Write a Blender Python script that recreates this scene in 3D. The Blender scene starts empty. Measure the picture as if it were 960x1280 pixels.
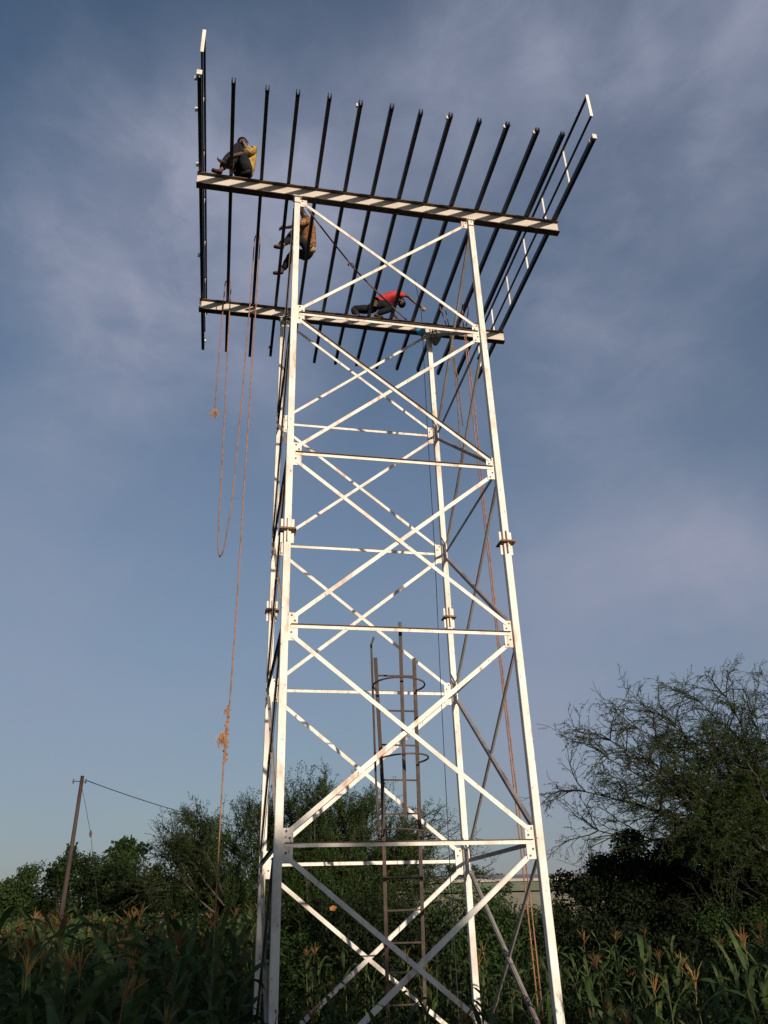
import bpy, bmesh, math, random
import numpy as np
from mathutils import Vector, Matrix
S = bpy.context.scene
COL = S.collection
PI = math.pi
R = math.radians
random.seed(7)

# ------------------------------------------------------------------ camera
cam_d = bpy.data.cameras.new('camera'); cam = bpy.data.objects.new('camera', cam_d); COL.objects.link(cam)
YAW, PITCH, ROLL = -0.2073883, 0.4805816, -0.0337027
CAM = Vector((-2.1589, -10.8090, 1.7190))
def cam_dir(a, b, c=1.0):
    cr, sr, cp, sp, cy, sy = (math.cos(ROLL), math.sin(ROLL), math.cos(PITCH), math.sin(PITCH), math.cos(YAW), math.sin(YAW))
    x = cr*a - sr*b; up = sr*a + cr*b
    y = cp*c - sp*up; z = sp*c + cp*up
    return Vector((cy*x - sy*y, sy*x + cy*y, z))
rt, up_, fw = cam_dir(1, 0, 0), cam_dir(0, 1, 0), cam_dir(0, 0, 1)
cam.matrix_world = Matrix(((rt.x, up_.x, -fw.x, CAM.x), (rt.y, up_.y, -fw.y, CAM.y), (rt.z, up_.z, -fw.z, CAM.z), (0, 0, 0, 1)))
cam_d.sensor_fit = 'VERTICAL'; cam_d.sensor_height = 32.0; cam_d.lens = 985.54/1280*32.0
cam_d.clip_start = 0.05; cam_d.clip_end = 8000
S.camera = cam
S.render.resolution_x = 768; S.render.resolution_y = 1024
S.view_settings.view_transform = 'Standard'; S.view_settings.look = 'None'
S.view_settings.exposure = 0.4; S.view_settings.gamma = 1.0
S.view_settings.use_curve_mapping = False

# ------------------------------------------------------------------ sky and sun
SUN = Vector((0.300, -1.000, 0.167)).normalized()
sun_el = math.asin(SUN.z)
w = bpy.data.worlds.new('World'); S.world = w; w.use_nodes = True
nt = w.node_tree; nt.nodes.clear()
def WN(t, **kw):
    n = nt.nodes.new(t)
    for k, v in kw.items(): setattr(n, k, v)
    return n
out = WN('ShaderNodeOutputWorld'); bg = WN('ShaderNodeBackground'); sky = WN('ShaderNodeTexSky')
sky.sky_type = 'NISHITA'; sky.sun_disc = False; sky.sun_elevation = sun_el
sky.sun_rotation = math.atan2(SUN.x, SUN.y)
sky.air_density = 1.3; sky.dust_density = 1.2; sky.ozone_density = 3.6
bg.inputs['Strength'].default_value = 0.084
tc = WN('ShaderNodeTexCoord')
def cloud_layer(scale, rot, lo, hi, detail, rough, loc=(0, 0, 0)):
    mp = WN('ShaderNodeMapping'); mp.inputs['Scale'].default_value = scale; mp.inputs['Rotation'].default_value = rot
    mp.inputs['Location'].default_value = loc
    nz = WN('ShaderNodeTexNoise'); nz.inputs['Scale'].default_value = 1.0; nz.inputs['Detail'].default_value = detail
    nz.inputs['Roughness'].default_value = rough; nz.inputs['Distortion'].default_value = 0.35
    rp = WN('ShaderNodeMapRange'); rp.interpolation_type = 'SMOOTHSTEP'
    rp.inputs['From Min'].default_value = lo; rp.inputs['From Max'].default_value = hi
    nt.links.new(tc.outputs['Generated'], mp.inputs['Vector']); nt.links.new(mp.outputs['Vector'], nz.inputs['Vector'])
    nt.links.new(nz.outputs['Fac'], rp.inputs['Value'])
    return rp.outputs['Result']
c1 = cloud_layer((2.3, 2.3, 3.6), (0.3, 0.2, 0.5), 0.36, 0.68, 4.0, 0.5, (1.7, 0.4, 0.2))
c2 = cloud_layer((5.0, 5.0, 10.0), (0.25, -0.35, 0.2), 0.42, 0.75, 5.0, 0.55, (3.1, 1.2, 0.6))
ad = WN('ShaderNodeMath', operation='MULTIPLY_ADD'); ad.inputs[1].default_value = 0.35; ad.use_clamp = True
nt.links.new(c2, ad.inputs[0]); nt.links.new(c1, ad.inputs[2])
# broad cloud banks: direction, angular width, strength
BANKS = [((-0.08, 0.72, 0.68), .24, .95), ((-0.17, 0.69, 0.70), .15, .3), ((0.241, 0.476, 0.846), .15, .42), ((0.276, 0.539, 0.796), .14, .45), ((0.45, 0.44, 0.778), .20, .75),
         ((0.39, 0.66, 0.64), .19, .62), ((0.575, 0.723, 0.383), .13, .40), ((0.43, .80, .40), .16, .30), ((0.393, 0.905, 0.165), .13, .35), ((0.10, 0.645, 0.757), .17, .42), ((-0.2, .86, .47), .16, .22),
         ((-0.9, 0.2, 0.45), .4, .45), ((0.9, -0.1, 0.5), .5, .45), ((0.1, -0.5, 0.86), .4, .4), ((-0.7, -0.6, 0.3), .5, .4), ((-.45, .85, .3), .3, .2)]
acc = None
wob = WN('ShaderNodeTexNoise'); wob.inputs['Scale'].default_value = 3.2; wob.inputs['Detail'].default_value = 8.0; wob.inputs['Roughness'].default_value = .6
wv = WN('ShaderNodeVectorMath', operation='MULTIPLY_ADD'); wv.inputs[1].default_value = (.24,)*3
sub_ = WN('ShaderNodeVectorMath', operation='SUBTRACT'); sub_.inputs[1].default_value = (.5,)*3
nt.links.new(tc.outputs['Generated'], wob.inputs['Vector']); nt.links.new(wob.outputs['Color'], sub_.inputs[0])
nt.links.new(sub_.outputs['Vector'], wv.inputs[0]); nt.links.new(tc.outputs['Generated'], wv.inputs[2])
for d_, wd, st_ in BANKS:
    ds = WN('ShaderNodeVectorMath', operation='DISTANCE'); ds.inputs[1].default_value = Vector(d_).normalized()
    nt.links.new(wv.outputs['Vector'], ds.inputs[0])
    mr = WN('ShaderNodeMapRange'); mr.interpolation_type = 'SMOOTHSTEP'; mr.inputs['From Min'].default_value = wd*1.25; mr.inputs['From Max'].default_value = wd*.1
    mr.inputs['To Min'].default_value = 0; mr.inputs['To Max'].default_value = st_
    nt.links.new(ds.outputs['Value'], mr.inputs['Value'])
    if acc is None: acc = mr.outputs['Result']
    else:
        am = WN('ShaderNodeMath', operation='ADD'); nt.links.new(acc, am.inputs[0]); nt.links.new(mr.outputs['Result'], am.inputs[1]); acc = am.outputs[0]
c3 = cloud_layer((9, 7, 16), (.5, .2, .9), .38, .72, 9.0, .62, (.3, 2.2, 1.6))
ad3 = WN('ShaderNodeMath', operation='MULTIPLY_ADD'); ad3.inputs[1].default_value = .45; nt.links.new(c3, ad3.inputs[0]); nt.links.new(ad.outputs[0], ad3.inputs[2])
sc_ = WN('ShaderNodeMath', operation='MULTIPLY_ADD'); sc_.inputs[1].default_value = .62; sc_.inputs[2].default_value = .42
nt.links.new(ad3.outputs[0], sc_.inputs[0])
m1 = WN('ShaderNodeMath', operation='MULTIPLY'); nt.links.new(acc, m1.inputs[0]); nt.links.new(sc_.outputs[0], m1.inputs[1])
m2_ = WN('ShaderNodeMath', operation='MULTIPLY_ADD'); m2_.inputs[1].default_value = .10; m2_.inputs[2].default_value = .05
nt.links.new(ad.outputs[0], m2_.inputs[0])
# thin high haze, thicker towards the horizon
sx_ = WN('ShaderNodeSeparateXYZ'); nt.links.new(tc.outputs['Generated'], sx_.inputs[0])
hz = WN('ShaderNodeMapRange'); hz.interpolation_type = 'SMOOTHSTEP'; hz.inputs['From Min'].default_value = .78; hz.inputs['From Max'].default_value = .2
hz.inputs['To Min'].default_value = 0.0; hz.inputs['To Max'].default_value = .46; nt.links.new(sx_.outputs['Z'], hz.inputs['Value'])
m3_ = WN('ShaderNodeMath', operation='ADD'); nt.links.new(m1.outputs[0], m3_.inputs[0]); nt.links.new(hz.outputs['Result'], m3_.inputs[1])
ml = WN('ShaderNodeMath', operation='ADD'); ml.use_clamp = True; nt.links.new(m3_.outputs[0], ml.inputs[0]); nt.links.new(m2_.outputs[0], ml.inputs[1])
mix = WN('ShaderNodeMix', data_type='RGBA'); mix.inputs['B'].default_value = (2.62, 2.88, 3.85, 1)
nt.links.new(ml.outputs[0], mix.inputs['Factor']); nt.links.new(sky.outputs['Color'], mix.inputs['A'])
nt.links.new(mix.outputs['Result'], bg.inputs['Color']); nt.links.new(bg.outputs['Background'], out.inputs['Surface'])
sl = bpy.data.lights.new('sun', 'SUN'); sl.energy = 4.0; sl.angle = R(0.8); sl.color = (1.0, 0.84, 0.68)
so = bpy.data.objects.new('sun', sl); COL.objects.link(so); so.rotation_euler = SUN.to_track_quat('Z', 'Y').to_euler()

# ------------------------------------------------------------------ materials
def material(name, base, rough=0.6, metal=0.0, layers=(), bump=0.0, bscale=30.0, spec=0.5, translucent=0.0, coord='Object'):
    """layers: (colour, noise scale, lo, hi, stretch) wear or variation of the thing itself"""
    m = bpy.data.materials.new(name); m.use_nodes = True
    n = m.node_tree; b = n.nodes['Principled BSDF']
    b.inputs['Roughness'].default_value = rough; b.inputs['Metallic'].default_value = metal
    b.inputs['Specular IOR Level'].default_value = spec
    tcn = n.nodes.new('ShaderNodeTexCoord'); col = None
    for k, (c, sc, lo, hi, st) in enumerate(layers):
        mp = n.nodes.new('ShaderNodeMapping'); mp.inputs['Scale'].default_value = st
        mp.inputs['Location'].default_value = (k*3.7, k*1.9, k*5.1)
        nz = n.nodes.new('ShaderNodeTexNoise'); nz.inputs['Scale'].default_value = sc; nz.inputs['Detail'].default_value = 6
        nz.inputs['Roughness'].default_value = 0.65
        rp = n.nodes.new('ShaderNodeMapRange'); rp.inputs['From Min'].default_value = lo; rp.inputs['From Max'].default_value = hi
        mx = n.nodes.new('ShaderNodeMix'); mx.data_type = 'RGBA'; mx.inputs['B'].default_value = (*c, 1)
        if col is None: mx.inputs['A'].default_value = (*base, 1)
        else: n.links.new(col, mx.inputs['A'])
        n.links.new(tcn.outputs[coord], mp.inputs['Vector']); n.links.new(mp.outputs['Vector'], nz.inputs['Vector'])
        n.links.new(nz.outputs['Fac'], rp.inputs['Value']); n.links.new(rp.outputs['Result'], mx.inputs['Factor'])
        col = mx.outputs['Result']
    if col is None: b.inputs['Base Color'].default_value = (*base, 1)
    else: n.links.new(col, b.inputs['Base Color'])
    if bump:
        nz = n.nodes.new('ShaderNodeTexNoise'); nz.inputs['Scale'].default_value = bscale; nz.inputs['Detail'].default_value = 5
        bp = n.nodes.new('ShaderNodeBump'); bp.inputs['Strength'].default_value = bump; bp.inputs['Distance'].default_value = 0.01
        n.links.new(tcn.outputs[coord], nz.inputs['Vector']); n.links.new(nz.outputs['Fac'], bp.inputs['Height'])
        n.links.new(bp.outputs['Normal'], b.inputs['Normal'])
    if translucent:
        tr = n.nodes.new('ShaderNodeBsdfTranslucent'); ms = n.nodes.new('ShaderNodeMixShader'); ms.inputs[0].default_value = translucent
        o = n.nodes['Material Output']
        if col is None: tr.inputs['Color'].default_value = (*base, 1)
        else: n.links.new(col, tr.inputs['Color'])
        n.links.new(b.outputs[0], ms.inputs[1]); n.links.new(tr.outputs[0], ms.inputs[2]); n.links.new(ms.outputs[0], o.inputs['Surface'])
    return m
def foliage(name, a, b_, c=None, scale=1.2, rough=0.6, tl=0.25):
    L = [(b_, scale, 0.42, 0.62, (1, 1, 1))]
    if c: L.append((c, scale*4, 0.55, 0.7, (1, 1, 1)))
    return material(name, a, max(rough, .7), 0, L, spec=0.12, translucent=tl)

U = (1, 1, 1)
M_white = material('white_paint_steel', (.70, .665, .60), .55, 0, [((.50, .45, .38), 2.6, .45, .66, (1, 1, .5)), ((.40, .24, .14), 6, .56, .72, (1, 1, .3)), ((.12, .08, .055), 22, .62, .70, (1, 1, .5))], bump=.08, bscale=18)
M_beam = material('primed_beam_paint', (.50, .455, .39), .55, 0, [((.36, .31, .25), 3, .5, .72, (.4, 1, 1)), ((.2, .11, .06), 7, .68, .8, U)], bump=.2)
M_flange = material('rusty_shaded_flange', (.085, .06, .047), .8, 0, [((.16, .10, .07), 6, .5, .7, U), ((.03, .025, .022), 9, .55, .7, U)], bump=.2)  # brown rust; the shade of the undersides is also put into this colour
M_sideshade = material('shaded_side_paint', (.24, .215, .195), .7, 0, [((.13, .105, .09), 2, .45, .65, (1, 1, .5)), ((.38, .35, .31), 5, .62, .75, U)], bump=.15)  # darker copy of the white paint for side bracing, shade put into the colour
M_rustedge = material('rusty_plate', (.17, .09, .055), .8, 0, [((.33, .2, .13), 9, .5, .7, U)], bump=.5)
M_dark = material('dark_steel', (.017, .017, .022), .5, 0, [((.05, .04, .036), 4, .55, .75, (1, .3, 1))], bump=.15)
M_rust = material('rusty_ladder_steel', (.062, .046, .038), .8, 0, [((.12, .08, .058), 6, .5, .68, (1, 1, .4)), ((.04, .03, .028), 10, .55, .7, U)], bump=.4)
M_rope = material('orange_sisal_rope', (.30, .15, .08), .9, 0, [((.17, .10, .065), 9, .45, .6, U)], bump=.6, bscale=120)
M_rope2 = material('brown_rope', (.2, .12, .075), .9, 0, [((.1, .07, .05), 9, .45, .6, U)])
M_cord = material('black_cord', (.02, .02, .025), .8)
M_fray = material('frayed_fibre', (.5, .27, .12), .9)
M_bolt = material('bolt_steel', (.09, .07, .06), .6, .4)
M_skin = material('dark_brown_skin', (.06, .032, .021), .5, 0, [((.085, .045, .028), 8, .45, .6, U)])
M_hair = material('black_hair', (.006, .005, .005), .95, spec=.05)
M_yellow = material('yellow_shirt', (.40, .26, .055), .85, 0, [((.16, .09, .03), 9, .48, .62, U)], bump=.5, bscale=14)
M_khaki = material('khaki_cloth', (.36, .27, .14), .9, bump=.4)
M_navy = material('dark_trousers', (.014, .017, .02), .9, 0, [((.026, .027, .028), 7, .5, .65, U)], bump=.5, bscale=14, spec=.1)
M_print = material('orange_print_shirt', (.30, .135, .05), .9, 0, [((.10, .045, .025), 22, .48, .54, U), ((.42, .27, .12), 26, .58, .64, U)], bump=.3)
M_red = material('red_shirt', (.42, .02, .024), .8, 0, [((.25, .012, .018), 6, .5, .66, U)], bump=.4, bscale=14)
M_olive = material('olive_grey_cloth', (.10, .095, .075), .9, bump=.4)
M_sandal = material('brown_sandal', (.07, .04, .028), .9, spec=.1)
M_eye = material('eye_white', (.28, .25, .22), .5)
M_lip = material('lips', (.09, .035, .03), .6)
M_blue = material('blue_plastic', (.035, .21, .34), .45, bump=.6, bscale=20)
M_sack = material('grey_sacking', (.12, .105, .10), .9, 0, [((.2, .17, .16), 5, .5, .65, U)], bump=.6)
M_wood = material('weathered_pole_wood', (.06, .04, .03), .85, 0, [((.03, .022, .02), 4, .45, .6, (3, 3, .25))], bump=.5)
M_porc = material('insulator_ceramic', (.1, .06, .05), .3)
M_bark = material('thorn_bark', (.065, .052, .042), .9, 0, [((.035, .03, .025), 5, .45, .6, (1, 1, .3))], bump=.4)
M_twig = material('twig_bark', (.030, .033, .018), .9, spec=.1)
M_leafA = foliage('acacia_leaf', (.026, .052, .014), (.042, .072, .018), (.07, .092, .025))
M_leafB = foliage('dark_bush_leaf', (.012, .019, .008), (.018, .03, .011))
M_leafC = foliage('hedge_leaf', (.022, .044, .013), (.04, .076, .02), (.07, .085, .025), 1.5)
M_leafD = foliage('left_bush_leaf', (.018, .035, .011), (.032, .055, .016), (.06, .07, .022), 0.9)
M_weed = foliage('weed_leaf', (.016, .030, .010), (.026, .042, .013), (.06, .055, .022), 1.5)
M_corn = foliage('maize_leaf', (.036, .068, .022), (.056, .095, .03), (.11, .12, .042), 1.6, .55, .25)
M_corndry = foliage('dry_maize_leaf', (.11, .085, .038), (.07, .06, .028), None, 2.0, .7, .3)
M_stalk = foliage('maize_stalk', (.05, .062, .024), (.075, .075, .032), None, 3.0, .5, 0)
M_tassel = foliage('maize_tassel', (.28, .155, .055), (.38, .26, .10), None, 2.0, .8, .25)
M_tasseld = foliage('faded_maize_tassel', (.13, .07, .034), (.17, .10, .045), None, 2.0, .8, .25)
M_soil = material('field_soil', (.045, .035, .022), .95, 0, [((.03, .04, .016), 1.5, .45, .6, U), ((.06, .05, .03), 6, .5, .7, U)], bump=.6, bscale=6)
M_wall = material('cement_wall', (.13, .125, .105), .9, 0, [((.085, .085, .07), .8, .45, .7, (1, 1, 2))], bump=.3)
M_fascia = material('green_fascia', (.045, .07, .035), .7, 0, [((.07, .08, .05), 1.2, .5, .7, U)])
M_roof = material('pale_roof_sheet', (.24, .22, .19), .6, 0, [((.15, .13, .10), 1, .5, .7, U)])
M_conc = material('concrete_footing', (.3, .28, .25), .9, bump=.5)
M_yleaf = material('yellow_dry_leaf', (.45, .28, .07), .7, translucent=.3)
M_oleaf = material('orange_dry_leaf', (.46, .2, .07), .7, translucent=.3)

# ------------------------------------------------------------------ helpers
def tag(o, label=None, cat=None, group=None, kind=None):
    if label: o['label'] = label
    if cat: o['category'] = cat
    if group: o['group'] = group
    if kind: o['kind'] = kind
    return o
def empty(name, loc=(0, 0, 0), rz=0.0):
    o = bpy.data.objects.new(name, None); COL.objects.link(o); o.location = loc; o.rotation_euler = (0, 0, rz)
    o.empty_display_size = .1
    return o
def link(name, me, parent=None, loc=None):
    o = bpy.data.objects.new(name, me); COL.objects.link(o)
    if parent is not None: o.parent = parent
    if loc is not None: o.location = loc
    return o
def V(*a): return Vector(a)
class MB:
    def __init__(s): s.v = []; s.f = []; s.smooth = False
    def add(s, vs, fs):
        b = len(s.v); s.v += [tuple(v) for v in vs]; s.f += [tuple(i+b for i in f) for f in fs]; return s
    def frame_box(s, c, ax, ay, az, sx, sy, sz):
        c = Vector(c); vs = []
        for k in (-.5, .5):
            for j in (-.5, .5):
                for i in (-.5, .5): vs.append(c + ax*(i*sx) + ay*(j*sy) + az*(k*sz))
        return s.add(vs, [(0, 2, 3, 1), (4, 5, 7, 6), (0, 1, 5, 4), (2, 6, 7, 3), (0, 4, 6, 2), (1, 3, 7, 5)])
    def box(s, c, sx, sy, sz): return s.frame_box(c, V(1, 0, 0), V(0, 1, 0), V(0, 0, 1), sx, sy, sz)
    def bar(s, p0, p1, w, h, up=(0, 0, 1)):
        """box from p0 to p1; w across, h along up"""
        p0, p1 = Vector(p0), Vector(p1); d = p1-p0; L = d.length; d = d/L
        u = Vector(up); u = (u-d*u.dot(d)).normalized(); x = d.cross(u)
        return s.frame_box((p0+p1)/2, x, u, d, w, h, L)
    def tube(s, pts, r, n=6, cap=True):
        pts = [Vector(p) for p in pts]; m = len(pts)
        rr = r if isinstance(r, (list, tuple)) else [r]*m
        b = len(s.v); ref = None
        for i, p in enumerate(pts):
            d = (pts[min(i+1, m-1)]-pts[max(i-1, 0)]).normalized()
            if ref is None: ref = V(1, 0, 0) if abs(d.x) < .8 else V(0, 1, 0)
            x = (ref-d*ref.dot(d)).normalized(); ref = x; y = d.cross(x)
            for k in range(n):
                a = 2*PI*k/n; s.v.append(tuple(p+(x*math.cos(a)+y*math.sin(a))*rr[i]))
        for i in range(m-1):
            for k in range(n):
                k2 = (k+1) % n; s.f.append((b+i*n+k, b+i*n+k2, b+(i+1)*n+k2, b+(i+1)*n+k))
        if cap: s.f.append(tuple(b+k for k in range(n))[::-1]); s.f.append(tuple(b+(m-1)*n+k for k in range(n)))
        return s
    def mesh(s, name, mat):
        me = bpy.data.meshes.new(name); me.from_pydata(s.v, [], s.f); me.materials.append(mat)
        if s.smooth: me.polygons.foreach_set('use_smooth', [True]*len(me.polygons))
        me.update(); return me
    def build(s, name, mat, parent=None, loc=None): return link(name, s.mesh(name, mat), parent, loc)
def np_mesh(name, verts, faces, mat):
    """verts (n,3), faces (m,k) all with k corners"""
    verts = np.asarray(verts, np.float32); faces = np.asarray(faces, np.int32); k = faces.shape[1]; m = len(faces)
    me = bpy.data.meshes.new(name); me.vertices.add(len(verts)); me.vertices.foreach_set('co', verts.ravel())
    me.loops.add(m*k); me.loops.foreach_set('vertex_index', faces.ravel())
    me.polygons.add(m); me.polygons.foreach_set('loop_start', np.arange(0, m*k, k, dtype=np.int32))
    me.materials.append(mat); me.update(calc_edges=True); return me
def segs_mesh(name, segs, mat, n=3):
    """segs: (p0, p1, r0, r1) rows as one mesh of thin tapered prisms"""
    A = np.array([[*s[0], *s[1], s[2], s[3]] for s in segs], float)
    p0, p1, r0, r1 = A[:, :3], A[:, 3:6], A[:, 6], A[:, 7]
    d = p1-p0; d /= np.linalg.norm(d, axis=1)[:, None]+1e-9
    ref = np.where(np.abs(d[:, 2:3]) < .9, np.array([[0, 0, 1.]]), np.array([[1., 0, 0]]))
    x = np.cross(d, ref); x /= np.linalg.norm(x, axis=1)[:, None]; y = np.cross(d, x)
    vs = []
    for k in range(n):
        a = 2*PI*k/n; vs.append(p0+(x*math.cos(a)+y*math.sin(a))*r0[:, None])
    for k in range(n):
        a = 2*PI*k/n; vs.append(p1+(x*math.cos(a)+y*math.sin(a))*r1[:, None])
    vs = np.stack(vs, 1).reshape(-1, 3); b = np.arange(len(A))*2*n; fs = []
    for k in range(n):
        k2 = (k+1) % n; fs.append(np.stack([b+k, b+k2, b+n+k2, b+n+k], 1))
    return np_mesh(name, vs, np.concatenate(fs), mat)
def leaves_mesh(name, pts, size, mat, rng, aspect=.55, droop=0.3, var=.4):
    """a leaf-shaped folded quad at each point"""
    pts = np.asarray(pts, float); N = len(pts)
    a = rng.normal(size=(N, 3)); a[:, 2] -= droop; a /= np.linalg.norm(a, axis=1)[:, None]
    b = rng.normal(size=(N, 3)); b -= a*(a*b).sum(1)[:, None]; b /= np.linalg.norm(b, axis=1)[:, None]
    c = np.cross(a, b); s = (size*(1+var*(rng.random(N)*2-1)))[:, None]
    v = np.stack([pts, pts+a*s*.5+b*s*aspect*.5+c*s*.08, pts+a*s, pts+a*s*.5-b*s*aspect*.5+c*s*.08], 1).reshape(-1, 3)
    i = np.arange(N)*4
    return np_mesh(name, v, np.stack([i, i+1, i+2, i+3], 1), mat)

# ------------------------------------------------------------------ ground
def build_ground():
    n = 90; xs = np.sign(np.linspace(-1, 1, n))*np.abs(np.linspace(-1, 1, n))**3*2500
    X, Y = np.meshgrid(xs, xs); rng = np.random.default_rng(1)
    Z = 0.05*np.sin(X*.9+1)*np.cos(Y*.7)+rng.normal(size=X.shape)*.012
    Z -= .03
    v = np.stack([X.ravel(), Y.ravel(), Z.ravel()], 1)
    i, j = np.meshgrid(np.arange(n-1), np.arange(n-1)); q = (j*n+i).ravel()
    o = link('ground', np_mesh('ground', v, np.stack([q, q+1, q+n+1, q+n], 1), M_soil)); tag(o, kind='structure')
build_ground()

# ------------------------------------------------------------------ tower
H = 12.5; HW = 1.5; BAY = 2.5
tower = empty('steel_tower')
tag(tower, 'tall white steel lattice tower with dark joists laid across its two top beams', 'tower')
LEG = .094
bolt_me = None
def bolt_mesh():
    mb = MB(); mb.tube([(0, 0, -.012), (0, 0, .012)], .014, 6); return mb.mesh('bolt', M_bolt)
bolt_me = bolt_mesh()
for sx in (-1, 1):
    for sy in (-1, 1):
        x, y = sx*HW, sy*HW; zs = H-6.2
        lg = MB(); lg.box((x, y, (zs-.006)/2+.03), LEG, LEG, zs-.006-.06); lg.box((x, y, (zs+.006+H-.012)/2), LEG, LEG, H-.012-zs-.006)
        lo = lg.build('leg', M_white, tower)
        bev = lo.modifiers.new('bevel', 'BEVEL'); bev.width = .008; bev.segments = 2
        MB().box((x, y, zs), .22, .22, .012).build('splice_plate', M_rustedge, lo)
        MB().box((x, y, zs+.018), .20, .20, .010).build('splice_plate', M_rustedge, lo)
        st = MB()
        for ax, ay in ((1, 0), (-1, 0), (0, 1), (0, -1)):
            t = .01
            for s_ in (1, -1):
                cz = zs + (.105 if s_ > 0 else -.09)
                st2 = MB(); st2.box((x+ax*.0680, y+ay*.0680, cz), (.040 if ax else t), (.040 if ay else t), .15)
                st2.build('stiffener', M_white, lo)
        for bx in (-.08, .08):
            for by in (-.08, .08): link('bolt', bolt_me, lo, (x+bx, y+by, zs))
        MB().box((x, y, H-.14), LEG+.012, LEG+.012, .022).build('weld_band', M_rustedge, lo)
        MB().box((x, y, H-.006), .15, .15, .0115).build('cap_plate', M_white, lo)
        MB().box((x, y, .015), .3, .3, .03).build('base_plate', M_rustedge, lo)
faces = [(V(0, -HW, 0), V(1, 0, 0), V(0, -1, 0)), (V(0, HW, 0), V(1, 0, 0), V(0, 1, 0)),
         (V(-HW, 0, 0), V(0, 1, 0), V(-1, 0, 0)), (V(HW, 0, 0), V(0, 1, 0), V(1, 0, 0))]
Zu = V(0, 0, 1)
rot_n = {}
for fi, (o, t, n) in enumerate(faces):
    levels = [H-BAY*i for i in range(6)]
    for li, z in enumerate(levels):
        for sd in (-1, 1):
            g = MB(); gw = .115
            gc = o+t*(sd*(HW-LEG/2-gw/2-.001))
            top = li == 0; bot = li == 5
            zc, gh = (z-.10, .15) if top else ((z+.2, .2) if bot else (z, .36))
            g.frame_box(gc+Zu*zc, t, n, Zu, gw, .01, gh)
            go = g.build('gusset_plate', M_white, tower)
            zz = [-.04, .04] if (top or bot) else [-.145, -.075, .075, .145]
            for k, dz in enumerate(zz):
                if fi < 2 or (k % 2):
                    bo = link('bolt', bolt_me, go, gc+Zu*(zc+dz)+t*(sd*(.02 if k % 2 else -.02)))
                    bo.rotation_euler = n.to_track_quat('Z', 'Y').to_euler()
        if 0 < li < 5:
            a = o+t*(-(HW-LEG/2-.03))+Zu*z; b = o+t*(HW-LEG/2-.03)+Zu*z
            cb = MB(); cb.bar(a+n*.010, b+n*.010, .009, .044, Zu)
            co_ = cb.build('crossbar', M_white if fi < 2 else M_sideshade, tower)
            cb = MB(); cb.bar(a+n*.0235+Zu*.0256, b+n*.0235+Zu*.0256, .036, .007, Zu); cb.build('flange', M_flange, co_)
    for li in range(5):
        zt, zb = levels[li], levels[li+1]
        off = HW-LEG/2-.06
        zt2 = zt-(.11 if li == 0 else .13); zb2 = zb+(.2 if li == 4 else .13)
        for sgn in (-1, 1):
            # sgn=-1 falls from the top left to the bottom right and lies outside the gussets, +1 inside
            a = o+t*(sgn*off)+Zu*zt2; b = o-t*(sgn*off)+Zu*zb2
            out_ = -1 if sgn > 0 else 1
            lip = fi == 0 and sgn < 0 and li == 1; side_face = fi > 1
            a = a+n*(.0105*out_); b = b+n*(.0105*out_)
            d = (b-a).normalized(); uu = (Zu-d*Zu.dot(d)).normalized()
            br = MB(); W = .050
            br.bar(a, b, .008, W, uu)
            inn = -1 if fi == 0 else 1      # the standing leg of the angle points into the tower, on the side faces outwards
            if not lip: br.bar(a+n*(.027*inn)+uu*(W/2+.0035), b+n*(.027*inn)+uu*(W/2+.0035), .034, .006, uu)
            bo_ = br.build('brace', M_sideshade if side_face else M_white, tower)
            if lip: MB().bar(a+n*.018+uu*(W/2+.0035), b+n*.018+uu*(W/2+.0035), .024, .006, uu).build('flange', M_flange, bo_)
# main beams, I section
BL = 3.15; BH = .26
for y in (-HW, HW):
    bo = MB().box((0, y, H+BH/2), 2*BL-.004, .010, BH-.0284).build('beam', M_beam, tower)
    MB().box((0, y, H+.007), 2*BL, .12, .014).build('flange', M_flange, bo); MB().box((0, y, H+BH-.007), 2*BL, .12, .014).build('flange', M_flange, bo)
JX = [-3.1, -2.607, -2.11, -1.655, -1.18, -.70, -.22, .24, .71, 1.18, 1.64, 2.14, 2.565, 3.09]
JZ = H+BH
rj = random.Random(4)
for i, x in enumerate(JX):
    y1 = 3.02 + rj.uniform(0, .12); y0 = -3.13+rj.uniform(-.02, .02); x2 = x+rj.uniform(-.012, .012)
    jm = MB()
    p0, p1 = V(x, y0, JZ+.05), V(x2, y1, JZ+.05)
    # cold-rolled channel pair: two webs with a floor plate between them
    d = V(1, 0, 0)
    jm.bar(p0-d*.0235, p1-d*.0235, .010, .10); jm.bar(p0+d*.0235, p1+d*.0235, .010, .10)
    jm.bar(p0-Zu*.042, p1-Zu*.042, .0368, .008); jm.bar(p0+Zu*.04, p1+Zu*.04, .0368, .008)
    for s_ in (-1, 1): jm.bar(V(x+s_*.0220, y0-.09, JZ+.045), V(x+s_*.0220, y0-.0005, JZ+.045), .018, .08)
    jo = jm.build('joist', M_dark, tower)
    if i in (0, 5, 8, 11, 13, 10):
        MB().box((x-.05, y0-.03, JZ+.02), .034, .035, .06).build('clip', M_white, jo)
    if i in (0, 3, 13): MB().box((x+(.05 if i != 3 else -.05), y1-.28, JZ+.03), .03, .04, .05).build('clip', M_white, jo)
    if i in (0, 13):
        MB().box((x, y0-.105, JZ+.05), .075, .024, .10).build('end_plate', M_white, jo)
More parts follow.
